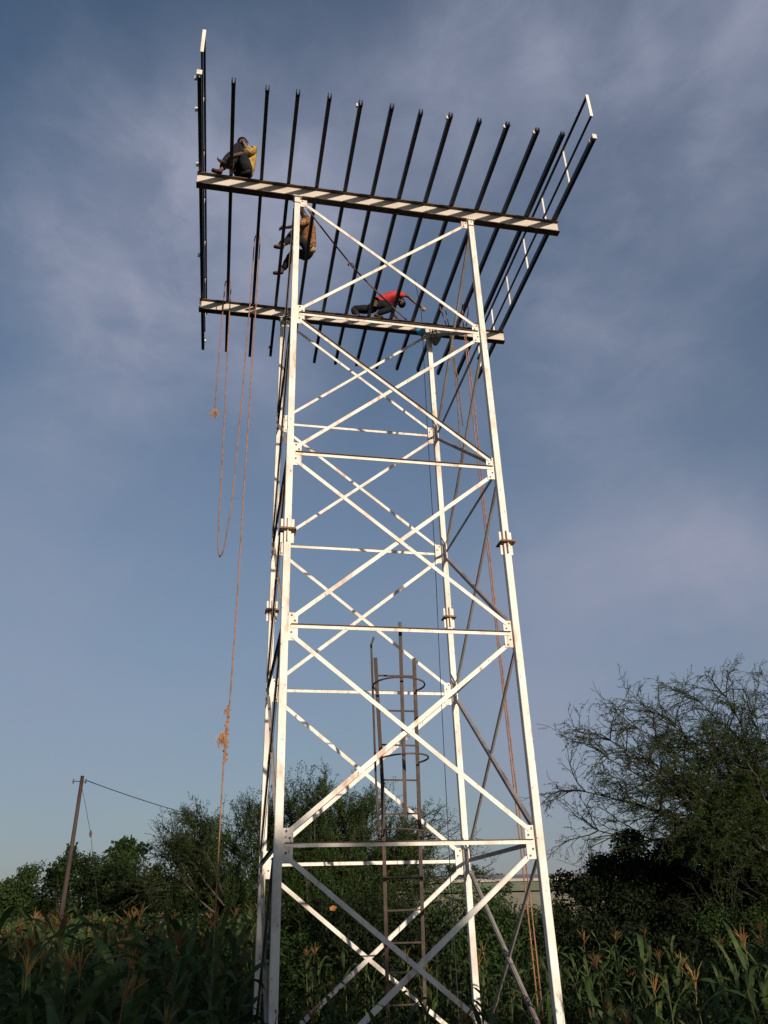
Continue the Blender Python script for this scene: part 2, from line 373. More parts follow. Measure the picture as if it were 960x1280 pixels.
# guard rails along the two outer joists
for sx in (-1, 1):
    x = sx*3.10; gr = MB(); zt, zm = H+1.27, H+.78
    rail = MB().bar((x, -3.25, zt), (x, 3.05, zt), .035, .035).build('guard_rail', M_dark, tower)
    MB().bar((x, -3.25, zm), (x, 3.05, zm), .03, .03).build('rail', M_dark, rail)
    MB().bar((x, -3.275, zm-.02), (x, -3.275, zt+.03), .05, .012, (0, 1, 0)).build('end_strap', M_white, rail)
    for y in (-2.2, -1.17, -.15, .89, 1.92, 2.95):
        MB().bar((x+sx*.024, y, JZ+.08), (x+sx*.024, y, zt+.02), .030, .008, (0, 1, 0)).build('post', M_white, rail)
# the small white tabs on the outer side of the left joist
for y in (-2.65, -1.65, .35, 1.75):
    MB().bar((-3.15, y, JZ+.0), (-3.15, y+.02, JZ+.12), .05, .01, (0, 1, 0)).build('tab', M_white, tower)

# ------------------------------------------------------------------ footings
for sx in (-1, 1):
    for sy in (-1, 1):
        wh = {(-1, -1): 'front left', (1, -1): 'front right', (-1, 1): 'rear left', (1, 1): 'rear right'}[(sx, sy)]
        mb = MB(); mb.box((0, 0, -.14), .6, .6, .28)
        o = mb.build('concrete_footing', M_conc, None, (sx*HW, sy*HW, -.001)); m_ = o.modifiers.new('bevel', 'BEVEL'); m_.width = .02
        tag(o, 'square concrete footing in the crop under the %s leg of the tower' % wh, 'footing', 'concrete footings under the tower legs')

# ------------------------------------------------------------------ caged ladder leaning inside the tower
lad = empty('caged_ladder', (.35, 1.1, 0))
tag(lad, 'rusty brown caged ladder leaning inside the white tower', 'ladder')
LO = V(.35, 1.1, 0)
railL = [V(.19, 1.23, 0), V(.11, .77, .96), V(-.09, -.3, 3.32), V(-.27, -.97, 4.80)]
railR = [V(.70, 1.23, 0), V(.60, .77, .96), V(.39, -.3, 3.32), V(.25, -.97, 4.81)]
def lerp_path(P, z):
    for a, b in zip(P, P[1:]):
        if a.z <= z <= b.z: return a.lerp(b, (z-a.z)/(b.z-a.z))
    return P[-1].copy()
for P in (railL, railR):
    mb = MB()
    for a, b in zip(P, P[1:]): mb.bar(a-LO, b-LO, .022, .046, (1, 0, 0))
    mb.build('side_rail', M_rust, lad)
for z in (4.59, 4.18, 3.78, 3.37, 2.97, 2.62, 2.24, 1.86, 1.49, 1.15, .78, .4):
    a, b = lerp_path(railL, z), lerp_path(railR, z); dz = rj.uniform(-.012, .012)
    MB().tube([a-LO, b-LO+V(0, 0, dz)], .012, 6).build('rung', M_rust, lad)
ld = (railL[3]-railL[1]).normalized()
def hoop_pts(z, a1, tilt=0.0, rr=.335):
    L, Rr = lerp_path(railL, z), lerp_path(railR, z); c = (L+Rr)/2; out_d = V(-.04, -1, .04).normalized(); xd = (Rr-L).normalized()
    hs = (Rr-L).length/2; off = math.sqrt(rr*rr-hs*hs); a0 = -math.atan2(off, hs); pts = []
    for k in range(33):
        a = a0+(a1-a0)*k/32; pts.append(c+out_d*off+xd*(rr*math.cos(a))+out_d*(rr*math.sin(a))+V(0, 0, tilt*math.cos(a)*rr))
    return pts, L
for z, a1, tl in ((4.42, PI+.80, 0), (3.56, PI*.86, .05), (2.72, PI*.84, -.08)):
    pts, L = hoop_pts(z, a1, tl)
    if a1 < PI: pts = pts+[L]
    mb = MB(); mb.tube([p-LO for p in pts], .0115, 6); mb.smooth = True; mb.build('cage_hoop', M_rust, lad)
MB().bar(V(-.03, -1.45, 5.13)-LO, V(.11, -.70, 2.86)-LO, .042, .014, (0, 1, 0)).build('cage_bar', M_rust, lad)
mb = MB(); mb.tube([V(-.30, -1.05, 5.05)-LO, V(-.335, -1.04, 4.95)-LO, V(-.33, -1.03, 4.75)-LO, V(-.20, -.42, 3.4)-LO, V(-.10, -.05, 2.6)-LO], .015, 5)
mb.build('cage_bar', M_rust, lad)

# ------------------------------------------------------------------ ropes
def sag(a, b, s, n=10):
    a, b = Vector(a), Vector(b); return [a.lerp(b, k/n)-V(0, 0, s*4*(k/n)*(1-k/n)) for k in range(n+1)]
def fray(p, n, L, rng, spread=.8, up=0):
    segs = []
    for k in range(n):
        q = p+V(rng.gauss(0, .012), rng.gauss(0, .012), rng.uniform(-.02, .02)); d = V(rng.gauss(0, spread), rng.gauss(0, spread), -1+up*2*rng.random()).normalized()
        e = q+d*L*rng.uniform(.5, 1); m = (q+e)/2+V(rng.gauss(0, .01), rng.gauss(0, .01), 0)
        segs += [(q, m, .0035, .003), (m, e, .003, .0015)]
    return segs
r1 = random.Random(11)
J2, J3 = -2.607, -2.11
top = JZ+.112
pA = [V(-2.66, 1.0, 9.82), V(-2.665, 1.0, 10.6), V(-2.665, .99, 11.7), V(-2.665, .99, top-.1), V(-2.645, .99, top), V(-2.607, .99, top+.01), V(-2.565, .99, top), V(-2.55, .985, top-.1),
      V(-2.53, .93, 11.5), V(-2.47, .8, 9.2), V(-2.44, .65, 7.6), V(-2.42, .52, 6.95), V(-2.385, .45, 6.76), V(-2.345, .38, 6.78), V(-2.31, .33, 6.95), V(-2.25, .2, 7.6), V(-2.20, 0, 9.4), V(-2.165, -.18, 11.5), V(-2.16, -.22, top-.12), V(-2.145, -.24, top), V(-2.11, -.24, top+.012), V(-2.075, -.24, top), V(-2.06, -.25, top-.12),
      V(-2.065, -.26, 11.0), V(-2.08, -.3, 8.0), V(-2.085, -.3, 5.5), V(-2.10, -.3, 4.34), V(-2.13, -.3, 3.95), V(-2.13, -.3, 3.0), V(-2.115, -.3, 1.6), V(-2.11, -.3, .05)]
rope = MB().tube(pA, .0105, 6); rope.smooth = True; ro = rope.build('hanging_rope', M_rope)
tag(ro, 'long orange rope looped over two joists at the left and hanging down to the crop', 'rope')
link('frayed_end', segs_mesh('frayed_end', fray(V(-2.66, 1.0, 9.84), 60, .20, r1, .32), M_fray), ro)
mb = MB()
for k in range(14):
    z = 4.28-.052*k; mb.tube([V(-2.115+.03*math.sin(k*2.1), -.3+.02*math.cos(k*1.7), z+.03), V(-2.12-.03*math.sin(k*2.1), -.31, z-.03)], .015, 5)
mb.build('knotted_bundle', M_rope, ro)
link('frayed_knot', segs_mesh('frayed_knot', fray(V(-2.13, -.3, 4.26), 14, .10, r1, .5)+fray(V(-2.16, -.3, 3.95), 80, .20, r1, .32, .1), M_fray), ro)
pB = [V(1.93, .92, top-.3), V(1.99, .9, top-.05), V(2.05, .88, top+.0), V(2.14, .86, top+.012), V(2.20, .85, top-.05)]
b2 = [V(2.06, .9, top-.6), V(2.05, .85, 10.5), V(2.055, .8, 8), V(2.075, .8, 5.9), V(2.10, .8, 3.7), V(2.12, .8, 2.0), V(2.13, .8, .05)]
b3 = [V(2.085, .9, top-.6), V(2.10, .82, 10.5), V(2.09, .8, 8), V(2.11, .82, 5.9), V(2.145, .83, 3.7), V(2.19, .83, 2.0), V(2.20, .83, .05)]
rr_ = MB().tube([V(2.06, .9, top-.6), V(2.07, .89, top-.1), V(2.09, .88, top+.0), V(2.14, .88, top+.014), V(2.19, .88, top), V(2.20, .9, top-.15), V(2.12, .9, top-.58)], .013, 6)
rr_.tube(b2, .0115, 6); rr_.tube(b3, .0115, 6); rr_.smooth = True
ro = rr_.build('hanging_rope', M_rope); tag(ro, 'doubled orange rope hanging down the right side of the tower to the ground', 'rope')
link('loose_fibre', segs_mesh('loose_fibre', [s for z in np.arange(.4, 4, .09) for s in fray(V(2.12, .8, z), 2, .035, r1, 1, .5)], M_fray), ro)
q = MB().tube([V(1.80, .92, 9.05), V(1.78, .92, 9.6), V(1.80, .9, 10.6), V(1.79, .9, 11.9), V(1.70, .9, top-.06), V(1.64, .9, top+.012), V(1.59, .9, top-.1), V(1.80, .93, 11.9), V(1.85, .93, 10.9), V(1.87, .93, 9.9)], .011, 6)
q.smooth = True; ro = q.build('hanging_rope', M_rope2); tag(ro, 'short brown rope hanging in mid air beside the upper right leg of the tower', 'rope')
q = MB().tube(sag((-1.31, -1.4, H-.11), (-.38, -.1, H+.09), .02)+sag((-.36, -.06, H+.09), (1.03, 1.45, H+.26+.03), .03), .016, 6); q.smooth = True
ro = q.build('taut_line', M_rope2); tag(ro, 'taut dark line stretched diagonally under the joists to the man in red', 'rope')
hk = MB().tube([V(-.37, -.08, H+.08)+V(.05*math.cos(a), 0, .05*math.sin(a)-.0) for a in np.linspace(-.6, 3.6, 12)], .014, 6); hk.build('hook', M_bolt, ro)
cb = MB().tube(sag((.93, .25, JZ), (1.02, .25, 11.9), .0, 3)+[V(.98, .22, 9.5), V(.96, .2, 7.0), V(.90, .15, 4.6), V(.86, .12, 2.2), V(.85, .1, .05)], .0055, 5)
ro = cb.build('black_cord', M_cord); tag(ro, 'thin black cord dropping from the rear of the platform past the caged ladder', 'cord')

# blue bag and grey sack tied to the back beam
def cloth(name, pts, mat, label, cat):
    """pts: closed outline rings from top to bottom; each ring (cx, cy, z, rx, ry, twist)"""
    mb = MB(); n = 12; rg = random.Random(hash(name) % 97 if False else len(name)); vs = []
    for (cx, cy, z, rx, ry, tw) in pts:
        for k in range(n):
            a = 2*PI*k/n+tw; f = 1+.16*math.sin(3*a+z*9)+rg.uniform(-.07, .07); vs.append(V(cx+rx*math.cos(a)*f, cy+ry*math.sin(a)*f, z+rg.uniform(-.012, .012)))
    fs = [(i*n+k, i*n+(k+1) % n, (i+1)*n+(k+1) % n, (i+1)*n+k) for i in range(len(pts)-1) for k in range(n)]
    fs += [tuple(range(n))[::-1], tuple((len(pts)-1)*n+k for k in range(n))]
    mb.add(vs, fs); o = mb.build(name, mat); s = o.modifiers.new('sub', 'SUBSURF'); s.levels = 1; s.render_levels = 2
    return tag(o, label, cat)
bx, by = 1.27, 1.30
o = cloth('blue_bag', [(bx, by, H+.04, .03, .03, 0), (bx+.01, by, H-.03, .09, .06, .2), (bx+.02, by, H-.13, .11, .08, .3), (bx+.03, by, H-.2, .07, .05, .4), (bx+.02, by, H-.24, .02, .02, .4)], M_blue, 'small blue plastic bag tied under the rear beam beside the rear right leg', 'bag')
MB().tube([V(bx, by, H+.03), V(bx+.01, by+.08, H+.16), V(bx, by+.14, H+.2)], .012, 5).build('tie', M_cord, o)
bx, by = 1.66, 1.36
o = cloth('grey_sack', [(bx-.05, by, H+.0, .06, .04, 0), (bx-.03, by, H-.08, .13, .07, .2), (bx-.05, by, H-.2, .12, .08, .3), (bx-.08, by, H-.32, .08, .05, .4), (bx-.07, by, H-.4, .03, .02, .4)], M_sack, 'dark grey sack hanging beneath the rear beam against the rear right leg', 'sack')
MB().tube([V(bx-.05, by, H-.01), V(bx-.05, by+.05, H+.12), V(bx-.05, by+.12, H+.2)], .014, 5).build('tie', M_cord, o)

# ------------------------------------------------------------------ people
def skin_geo(nodes, edges, root, levels=2):
    names = list(nodes); me = bpy.data.meshes.new('tmp'); me.from_pydata([nodes[k][0] for k in names], [(names.index(a), names.index(b)) for a, b in edges], [])
    o = bpy.data.objects.new('tmp', me); COL.objects.link(o)
    sk = o.modifiers.new('skin', 'SKIN'); sk.use_smooth_shade = True
    for i, k in enumerate(names):
        r = nodes[k][1]; r = r if isinstance(r, tuple) else (r, r); me.skin_vertices[0].data[i].radius = r
        me.skin_vertices[0].data[i].use_root = (k == root)
    sb = o.modifiers.new('sub', 'SUBSURF'); sb.levels = levels; sb.render_levels = levels
    dg = bpy.context.evaluated_depsgraph_get(); ev = o.evaluated_get(dg); m2 = ev.to_mesh()
    vs = [v.co.copy() for v in m2.vertices]; fs = [tuple(p.vertices) for p in m2.polygons]
    ev.to_mesh_clear(); bpy.data.objects.remove(o); bpy.data.meshes.remove(me)
    return vs, fs
FOLD = bpy.data.textures.new('folds', 'CLOUDS'); FOLD.noise_scale = .09; FOLD.noise_depth = 2
def crease(o, k=.035):
    m = o.modifiers.new('folds', 'DISPLACE'); m.texture = FOLD; m.strength = k*.8; m.mid_level = .5; m.texture_coords = 'LOCAL'; return o
def ellip(mb, c, ax, r, nu=10, nv=7):
    """ellipsoid; ax = (x, y, z) unit frame, r = radii"""
    c = Vector(c); vs = []; fs = []
    for j in range(nv+1):
        th = PI*j/nv
        for i in range(nu):
            a = 2*PI*i/nu; vs.append(c+ax[0]*(r[0]*math.sin(th)*math.cos(a))+ax[1]*(r[1]*math.sin(th)*math.sin(a))+ax[2]*(r[2]*math.cos(th)))
    for j in range(nv):
        for i in range(nu): fs.append((j*nu+i, j*nu+(i+1) % nu, (j+1)*nu+(i+1) % nu, (j+1)*nu+i))
    mb.add(vs, fs)
def bent(a, b, l1, l2, hint):
    """joint position between a and b for two bones, bulging towards hint"""
    a, b, h = Vector(a), Vector(b), Vector(hint); d = b-a; L = min(d.length, (l1+l2)*.995); u = d.normalized()
    x = (l1*l1-l2*l2+L*L)/(2*L); y = math.sqrt(max(l1*l1-x*x, 0)); h = (h-u*h.dot(u)).normalized()
    return a+u*x+h*y
def person(P, label, shirt, trousers, under=None, shoe=None):
    """P: dict of world joints: pelvis, chest, neck, head, face (dir), and per side l/r: hip, knee, ankle, toe, sh, el, wr, fing (dir)"""
    root = empty('person', P['pelvis']); base = Vector(P['pelvis']); tag(root, label, 'person', 'workers on top of the tower')
    q = {k: Vector(v)-base for k, v in P.items() if k not in ('face',) and not k.startswith('fing') and not k.startswith('palm')}
    face = Vector(P['face']).normalized()
    N = {}; E_ = []
    N['pel'] = (q['pelvis'], (.125, .10)); N['belly'] = (q['pelvis'].lerp(q['chest'], .5), (.125, .095)); N['chest'] = (q['chest'], (.145, .105))
    N['ub'] = (q['chest'].lerp(q['neck'], .65), (.11, .08)); N['neck'] = (q['neck'], .06); hd = (q['head']-q['neck']); upv = hd.normalized()
    f = (face-upv*face.dot(upv)).normalized(); side = upv.cross(f)
    N['jaw'] = (q['head']-upv*.055+f*.025, (.062, .062)); N['skull'] = (q['head']+upv*.02, (.078, .088)); N['crown'] = (q['head']+upv*.075-f*.01, (.06, .065))
    E_ += [('pel', 'belly'), ('belly', 'chest'), ('chest', 'ub'), ('ub', 'neck'), ('neck', 'jaw'), ('jaw', 'skull'), ('skull', 'crown')]
    for s in 'lr':
        N['hip'+s] = (q['hip'+s], .085); N['th'+s] = (q['hip'+s].lerp(q['knee'+s], .45), .078); N['kn'+s] = (q['knee'+s], .055)
        N['calf'+s] = (q['knee'+s].lerp(q['ankle'+s], .35), .052); N['an'+s] = (q['ankle'+s], .034)
        N['foot'+s] = (q['ankle'+s].lerp(q['toe'+s], .55)-V(0, 0, .015), (.036, .028)); N['toe'+s] = (q['toe'+s], (.034, .018))
        N['sh'+s] = (q['sh'+s], .058); N['ua'+s] = (q['sh'+s].lerp(q['el'+s], .5), .046); N['el'+s] = (q['el'+s], .036)
        N['fa'+s] = (q['el'+s].lerp(q['wr'+s], .3), .036); N['wr'+s] = (q['wr'+s], .024)
        fd = Vector(P['fing'+s]).normalized(); N['pa'+s] = (q['wr'+s]+fd*.065, (.042, .024))
        E_ += [('pel', 'hip'+s), ('hip'+s, 'th'+s), ('th'+s, 'kn'+s), ('kn'+s, 'calf'+s), ('calf'+s, 'an'+s), ('an'+s, 'foot'+s), ('foot'+s, 'toe'+s),
               ('ub', 'sh'+s), ('sh'+s, 'ua'+s), ('ua'+s, 'el'+s), ('el'+s, 'fa'+s), ('fa'+s, 'wr'+s), ('wr'+s, 'pa'+s)]
    vs, fs = skin_geo(N, E_, 'pel'); body = MB(); body.smooth = True; body.add(vs, fs)
    # nose, ears, fingers belong to the body mesh
    hc = q['head']
    ellip(body, hc+f*.10-upv*.005, (side, f, upv), (.018, .022, .026), 8, 5)
    for sg in (-1, 1): ellip(body, hc+side*sg*.082+f*.0, (side, f, upv), (.012, .022, .034), 8, 5)
    for s in 'lr':
        fd = Vector(P['fing'+s]).normalized(); pn = Vector(P.get('palm'+s, (0, 0, -1))); pn = (pn-fd*pn.dot(fd)).normalized(); across = fd.cross(pn)
        pc = N['pa'+s][0]
        for k, (ln, cu) in enumerate(((.072, .5), (.082, .6), (.076, .7), (.058, .85))):
            r0 = pc+across*(.026-.0175*k)-fd*.005; d1 = (fd+pn*cu*.5).normalized(); d2 = (fd+pn*cu*1.7).normalized()
            body.tube([r0, r0+d1*ln*.5, r0+d1*ln*.5+d2*ln*.3, r0+d1*ln*.5+d2*ln*.3+(d2+pn*.6).normalized()*ln*.25], [.0115, .0105, .0095, .007], 6)
        r0 = pc+across*.034-fd*.025; body.tube([r0, r0+(across+fd*.6).normalized()*.03, r0+(across*.6+fd+pn*.6).normalized()*.06], [.011, .0095, .007], 6)
    body.build('body', M_skin, root)
    hair = MB(); ellip(hair, hc+upv*.055-f*.03, (side, f, upv), (.085, .086, .07), 12, 8); hair.smooth = True; hair.build('hair', M_hair, root)
    for sg in (-1, 1):
        e = MB(); ellip(e, hc+side*sg*.032+f*.085+upv*.02, (side, f, upv), (.010, .006, .005), 8, 5); e.build('eye', M_eye, root)
    e = MB(); ellip(e, hc+f*.088-upv*.05, (side, f, upv), (.024, .01, .008), 8, 5); e.build('mouth', M_lip, root)
    # shirt: torso and sleeves to the elbow
    n2 = {'hem': (q['pelvis'].lerp(q['chest'], -.05), (.15, .125)), 'belly': (N['belly'][0], (.15, .122)), 'chest': (N['chest'][0], (.168, .13)), 'ub': (N['ub'][0], (.14, .10)), 'col': (q['chest'].lerp(q['neck'], .92), (.09, .08))}
    e2 = [('hem', 'belly'), ('belly', 'chest'), ('chest', 'ub'), ('ub', 'col')]
    for s in 'lr':
        n2['sh'+s] = (q['sh'+s], .078); n2['sl'+s] = (q['sh'+s].lerp(q['el'+s], .8), .064); e2 += [('ub', 'sh'+s), ('sh'+s, 'sl'+s)]
    vs, fs = skin_geo(n2, e2, 'hem'); c = MB(); c.smooth = True; c.add(vs, fs); so_ = crease(c.build('shirt', shirt, root))
    if under:
        c = MB(); vs, fs = skin_geo({'a': (q['pelvis'].lerp(q['chest'], -.12), (.165, .14)), 'b': (q['pelvis'].lerp(q['chest'], .4), (.158, .13))}, [('a', 'b')], 'a'); c.add(vs, fs); c.smooth = True; crease(c.build('lower_shirt', under, root))
    n3 = {'w': (q['pelvis'].lerp(q['chest'], .12), (.14, .115)), 'p': (q['pelvis'], (.145, .12))}; e3 = [('w', 'p')]
    for s in 'lr':
        n3['h'+s] = (q['hip'+s], .107); n3['t'+s] = (q['hip'+s].lerp(q['knee'+s], .5), .100); n3['k'+s] = (q['knee'+s], .08); n3['c'+s] = (q['knee'+s].lerp(q['ankle'+s], .4), .074); n3['a'+s] = (q['knee'+s].lerp(q['ankle'+s], .92), .062)
        e3 += [('p', 'h'+s), ('h'+s, 't'+s), ('t'+s, 'k'+s), ('k'+s, 'c'+s), ('c'+s, 'a'+s)]
    vs, fs = skin_geo(n3, e3, 'p'); c = MB(); c.smooth = True; c.add(vs, fs); crease(c.build('trousers', trousers, root))
    for s in 'lr':
        a, t_ = q['ankle'+s], q['toe'+s]; vs, fs = skin_geo({'a': (a-(t_-a)*.22-V(0, 0, .035), (.042, .026)), 'b': (a.lerp(t_, .5)-V(0, 0, .03), (.046, .026)), 'c': (t_+(t_-a).normalized()*.01, (.044, .022))}, [('a', 'b'), ('b', 'c')], 'a')
        c = MB(); c.smooth = True; c.add(vs, fs); c.build('shoe', shoe or M_sandal, root)
    return root
T = JZ  # joist underside = beam top
def sides(P, key, l, r): P[key+'l'] = l; P[key+'r'] = r
# A: sitting on the front beam, knees drawn up, facing left and towards the camera
A = dict(pelvis=V(-2.37, -1.50, T+.13), chest=V(-2.33, -1.50, T+.46), neck=V(-2.38, -1.55, T+.66), head=V(-2.45, -1.60, T+.77), face=V(-.25, -1, -.35))
sides(A, 'hip', V(-2.34, -1.60, T+.13), V(-2.42, -1.42, T+.13)); 
sides(A, 'ankle', V(-2.60, -1.70, T+.05), V(-2.78, -1.55, T+.09))
A['kneel'] = bent(A['hipl'], A['anklel'], .44, .43, V(-.35, -.5, 1)); A['kneer'] = bent(A['hipr'], A['ankler'], .46, .44, V(-.75, -.5, 1))
sides(A, 'toe', V(-2.78, -1.74, T+.035), V(-2.92, -1.60, T+.035))
sides(A, 'sh', V(-2.26, -1.66, T+.57), V(-2.46, -1.40, T+.60))
sides(A, 'wr', V(-2.62, -1.84, T+.12), V(-2.76, -1.62, T+.24))
A['ell'] = bent(A['shl'], A['wrl'], .28, .25, V(.3, -.5, -.6)); A['elr'] = bent(A['shr'], A['wrr'], .28, .25, V(0, .4, -.3))
sides(A, 'fing', V(-.6, .3, -.6), V(-.5, -.3, -.5)); sides(A, 'palm', V(0, 1, -.3), V(.3, -1, 0))
person(A, 'man in yellow shirt and dark trousers squatting on the left end of the front beam', M_yellow, M_navy)
# B: perched on a joist behind the front left leg, feet on the next joist
B = dict(pelvis=V(-1.13, .12, T+.22), chest=V(-1.18, -.10, T+.52), neck=V(-1.27, -.28, T+.72), head=V(-1.36, -.40, T+.82), face=V(-.85, -.4, -.35))
sides(B, 'hip', V(-1.15, .02, T+.22), V(-1.15, .22, T+.22))
sides(B, 'ankle', V(-1.64, .02, T+.19), V(-1.60, .66, T+.19))
B['kneel'] = bent(B['hipl'], B['anklel'], .44, .43, V(-.1, -.1, 1)); B['kneer'] = bent(B['hipr'], B['ankler'], .44, .43, V(-.2, .1, 1))
sides(B, 'toe', V(-1.80, -.02, T+.125), V(-1.77, .66, T+.125))
sides(B, 'sh', V(-1.20, -.32, T+.58), V(-1.24, .02, T+.64))
sides(B, 'wr', V(-1.62, -.16, T+.48), V(-1.60, .2, T+.5))
B['ell'] = bent(B['shl'], B['wrl'], .28, .25, V(0, -.3, -.6)); B['elr'] = bent(B['shr'], B['wrr'], .28, .25, V(0, .3, -.4))
sides(B, 'fing', V(-.9, 0, -.3), V(-.9, .1, -.3)); sides(B, 'palm', V(0, 0, -1), V(0, 0, -1))
person(B, 'man in an orange patterned shirt perched on a joist behind the front left leg', M_print, M_navy, M_khaki)
# C: crouched on the rear beam in a red shirt, reaching out to the right
C = dict(pelvis=V(.36, 1.50, T+.36), chest=V(.62, 1.47, T+.54), neck=V(.84, 1.47, T+.63), head=V(.94, 1.50, T+.54), face=V(.6, -.2, -.8))
sides(C, 'hip', V(.34, 1.60, T+.34), V(.36, 1.40, T+.34))
sides(C, 'ankle', V(.04, 1.60, T+.11), V(.38, 1.46, T+.09))
C['kneel'] = bent(C['hipl'], C['anklel'], .44, .43, V(-.3, .5, .75)); C['kneer'] = bent(C['hipr'], C['ankler'], .44, .43, V(1, -.3, -.05))
sides(C, 'toe', V(-.10, 1.56, T+.035), V(.54, 1.46, T+.035))
sides(C, 'sh', V(.80, 1.62, T+.60), V(.80, 1.34, T+.60))
sides(C, 'wr', V(.88, 1.56, T+.11), V(1.26, 1.42, T+.46))
C['ell'] = bent(C['shl'], C['wrl'], .27, .25, V(-.8, .2, 0)); C['elr'] = bent(C['shr'], C['wrr'], .28, .25, V(.1, 0, .6))
sides(C, 'fing', V(.2, 0, -1), V(.9, .1, -.35)); sides(C, 'palm', V(1, 0, -.2), V(0, 0, -1))
C['knee2'] = V(0, 0, 0); C.pop('knee2')
person(C, 'man in red shirt crouched on the rear beam with one arm stretched out', M_red, M_navy, M_olive)
o = MB(); ellip(o, (0, 0, 0), (V(1, 0, 0), V(0, 1, 0), V(0, 0, 1)), (.05, .045, .045), 10, 7)
o.tube([V(0, 0, .03), V(-.04, 0, .10)], .011, 6); o.smooth = True
ho = o.build('hand_tool', material('worn_wood', (.3, .19, .11), .7), None, V(1.41, 1.41, T+.33)); tag(ho, 'small round wooden mallet in the outstretched hand of the man in red', 'tool')

# ------------------------------------------------------------------ utility pole and wires
pl = empty('utility_pole', (-5.83, 12, 0)); tag(pl, 'thin leaning wooden utility pole among the bushes on the left', 'pole')
a, b = V(0, 0, -.3), V(.09, 0, 5.41)
mb = MB(); mb.tube([a, a.lerp(b, .35)+V(.015, 0, 0), a.lerp(b, .7)+V(.01, 0, 0), b], [.062, .057, .052, .046], 10); mb.smooth = True; mb.build('post', M_wood, pl)
MB().tube([V(-.12, 0, 5.28), V(.20, 0, 5.26)], .012, 6).build('bracket', M_bolt, pl)
for x in (-.12, .19):
    i_ = MB(); i_.tube([V(x, 0, 5.22), V(x, 0, 5.26), V(x, 0, 5.29), V(x, 0, 5.33)], [.02, .026, .016, .02], 8); i_.build('insulator', M_porc, pl)
wr = MB().tube(sag((-5.64, 12, 5.30), (8.0, 24, 5.2), .9, 24), .011, 5).build('overhead_wire', M_cord); tag(wr, 'black overhead wire running right from the top of the leaning pole', 'wire')
gw = MB().tube([V(-5.70, 11.95, 5.1), V(-5.30, 11.7, 3.95), V(-4.92, 11.4, 2.5), V(-4.5, 11.1, .5)], .006, 5).build('stay_wire', M_cord); tag(gw, 'thin stay wire slanting down right from the leaning pole', 'wire')
ey = MB(); ey.tube([V(-5.31, 11.71, 4.03), V(-5.30, 11.7, 3.95), V(-5.285, 11.69, 3.87)], [.02, .04, .02], 8); ey.build('strain_insulator', M_porc, gw)

# ------------------------------------------------------------------ far building
bd = empty('long_building', (14, 31, 0)); tag(bd, 'long low grey walled building with a pale roof edge behind the hedge', 'building')
MB().box((0, 1.5, 1.45), 26, 4, 2.9).build('wall', M_wall, bd)
MB().box((0, 1.5, 3.15), 26.4, 4.7, .42).build('fascia', M_fascia, bd)
rf = MB(); rf.add([V(-13.4, -1, 3.36), V(13.4, -1, 3.36), V(13.4, 4, 3.36), V(-13.4, 4, 3.36), V(-13.4, -1, 3.50), V(13.4, -1, 3.46), V(13.4, 4, 3.9), V(-13.4, 4, 3.9)], [(0, 3, 2, 1), (4, 5, 6, 7), (0, 1, 5, 4), (1, 2, 6, 5), (2, 3, 7, 6), (3, 0, 4, 7)])
rf.build('roof', M_roof, bd)

# ------------------------------------------------------------------ trees and bushes
def clump_points(rng, clumps, n, flat=1.0, shell=.5):
    """random points in a set of spheres (x, y, z, r), denser towards the outside"""
    c = np.array(clumps, float); wgt = c[:, 3]**2; idx = rng.choice(len(c), n, p=wgt/wgt.sum())
    d = rng.normal(size=(n, 3)); d /= np.linalg.norm(d, axis=1)[:, None]
    rad = rng.random(n)**(1/3)*(1-shell)+shell*(1-rng.random(n)**2*.35)
    p = c[idx, :3]+d*(rad*c[idx, 3])[:, None]*np.array([1, 1, flat]); return p
def rnd_dir(rg): 
    v = V(rg.gauss(0, 1), rg.gauss(0, 1), rg.gauss(0, 1)); return v.normalized()
def grow(rg, p, d, L, r, depth, segs, tips, nseg=5, wob=.25, grav=-.05, nb=(3, 5), shrink=.55, spread=.8, flat=0.0):
    """a wandering limb with side shoots"""
    pts = [p.copy()]; st = L/nseg
    for k in range(nseg):
        d = (d+rnd_dir(rg)*wob+V(0, 0, grav)).normalized(); q = p+d*st
        r0 = r*(1-k/nseg*.6); r1_ = r*(1-(k+1)/nseg*.6); segs.append((p, q, max(r0, .0052), max(r1_, .0042))); p = q; pts.append(p)
        if depth > 0 and k >= 0:
            for _ in range(rg.randint(*nb) if k > 0 else 1):
                sd = rnd_dir(rg); sd.z *= (1-flat); nd = (d+sd*spread).normalized()
                grow(rg, p, nd, L*shrink*rg.uniform(.6, 1.1), r*.5, depth-1, segs, tips, max(3, nseg-1), wob, grav, nb, shrink, spread, flat)
    if depth == 0: tips.append((pts, d))
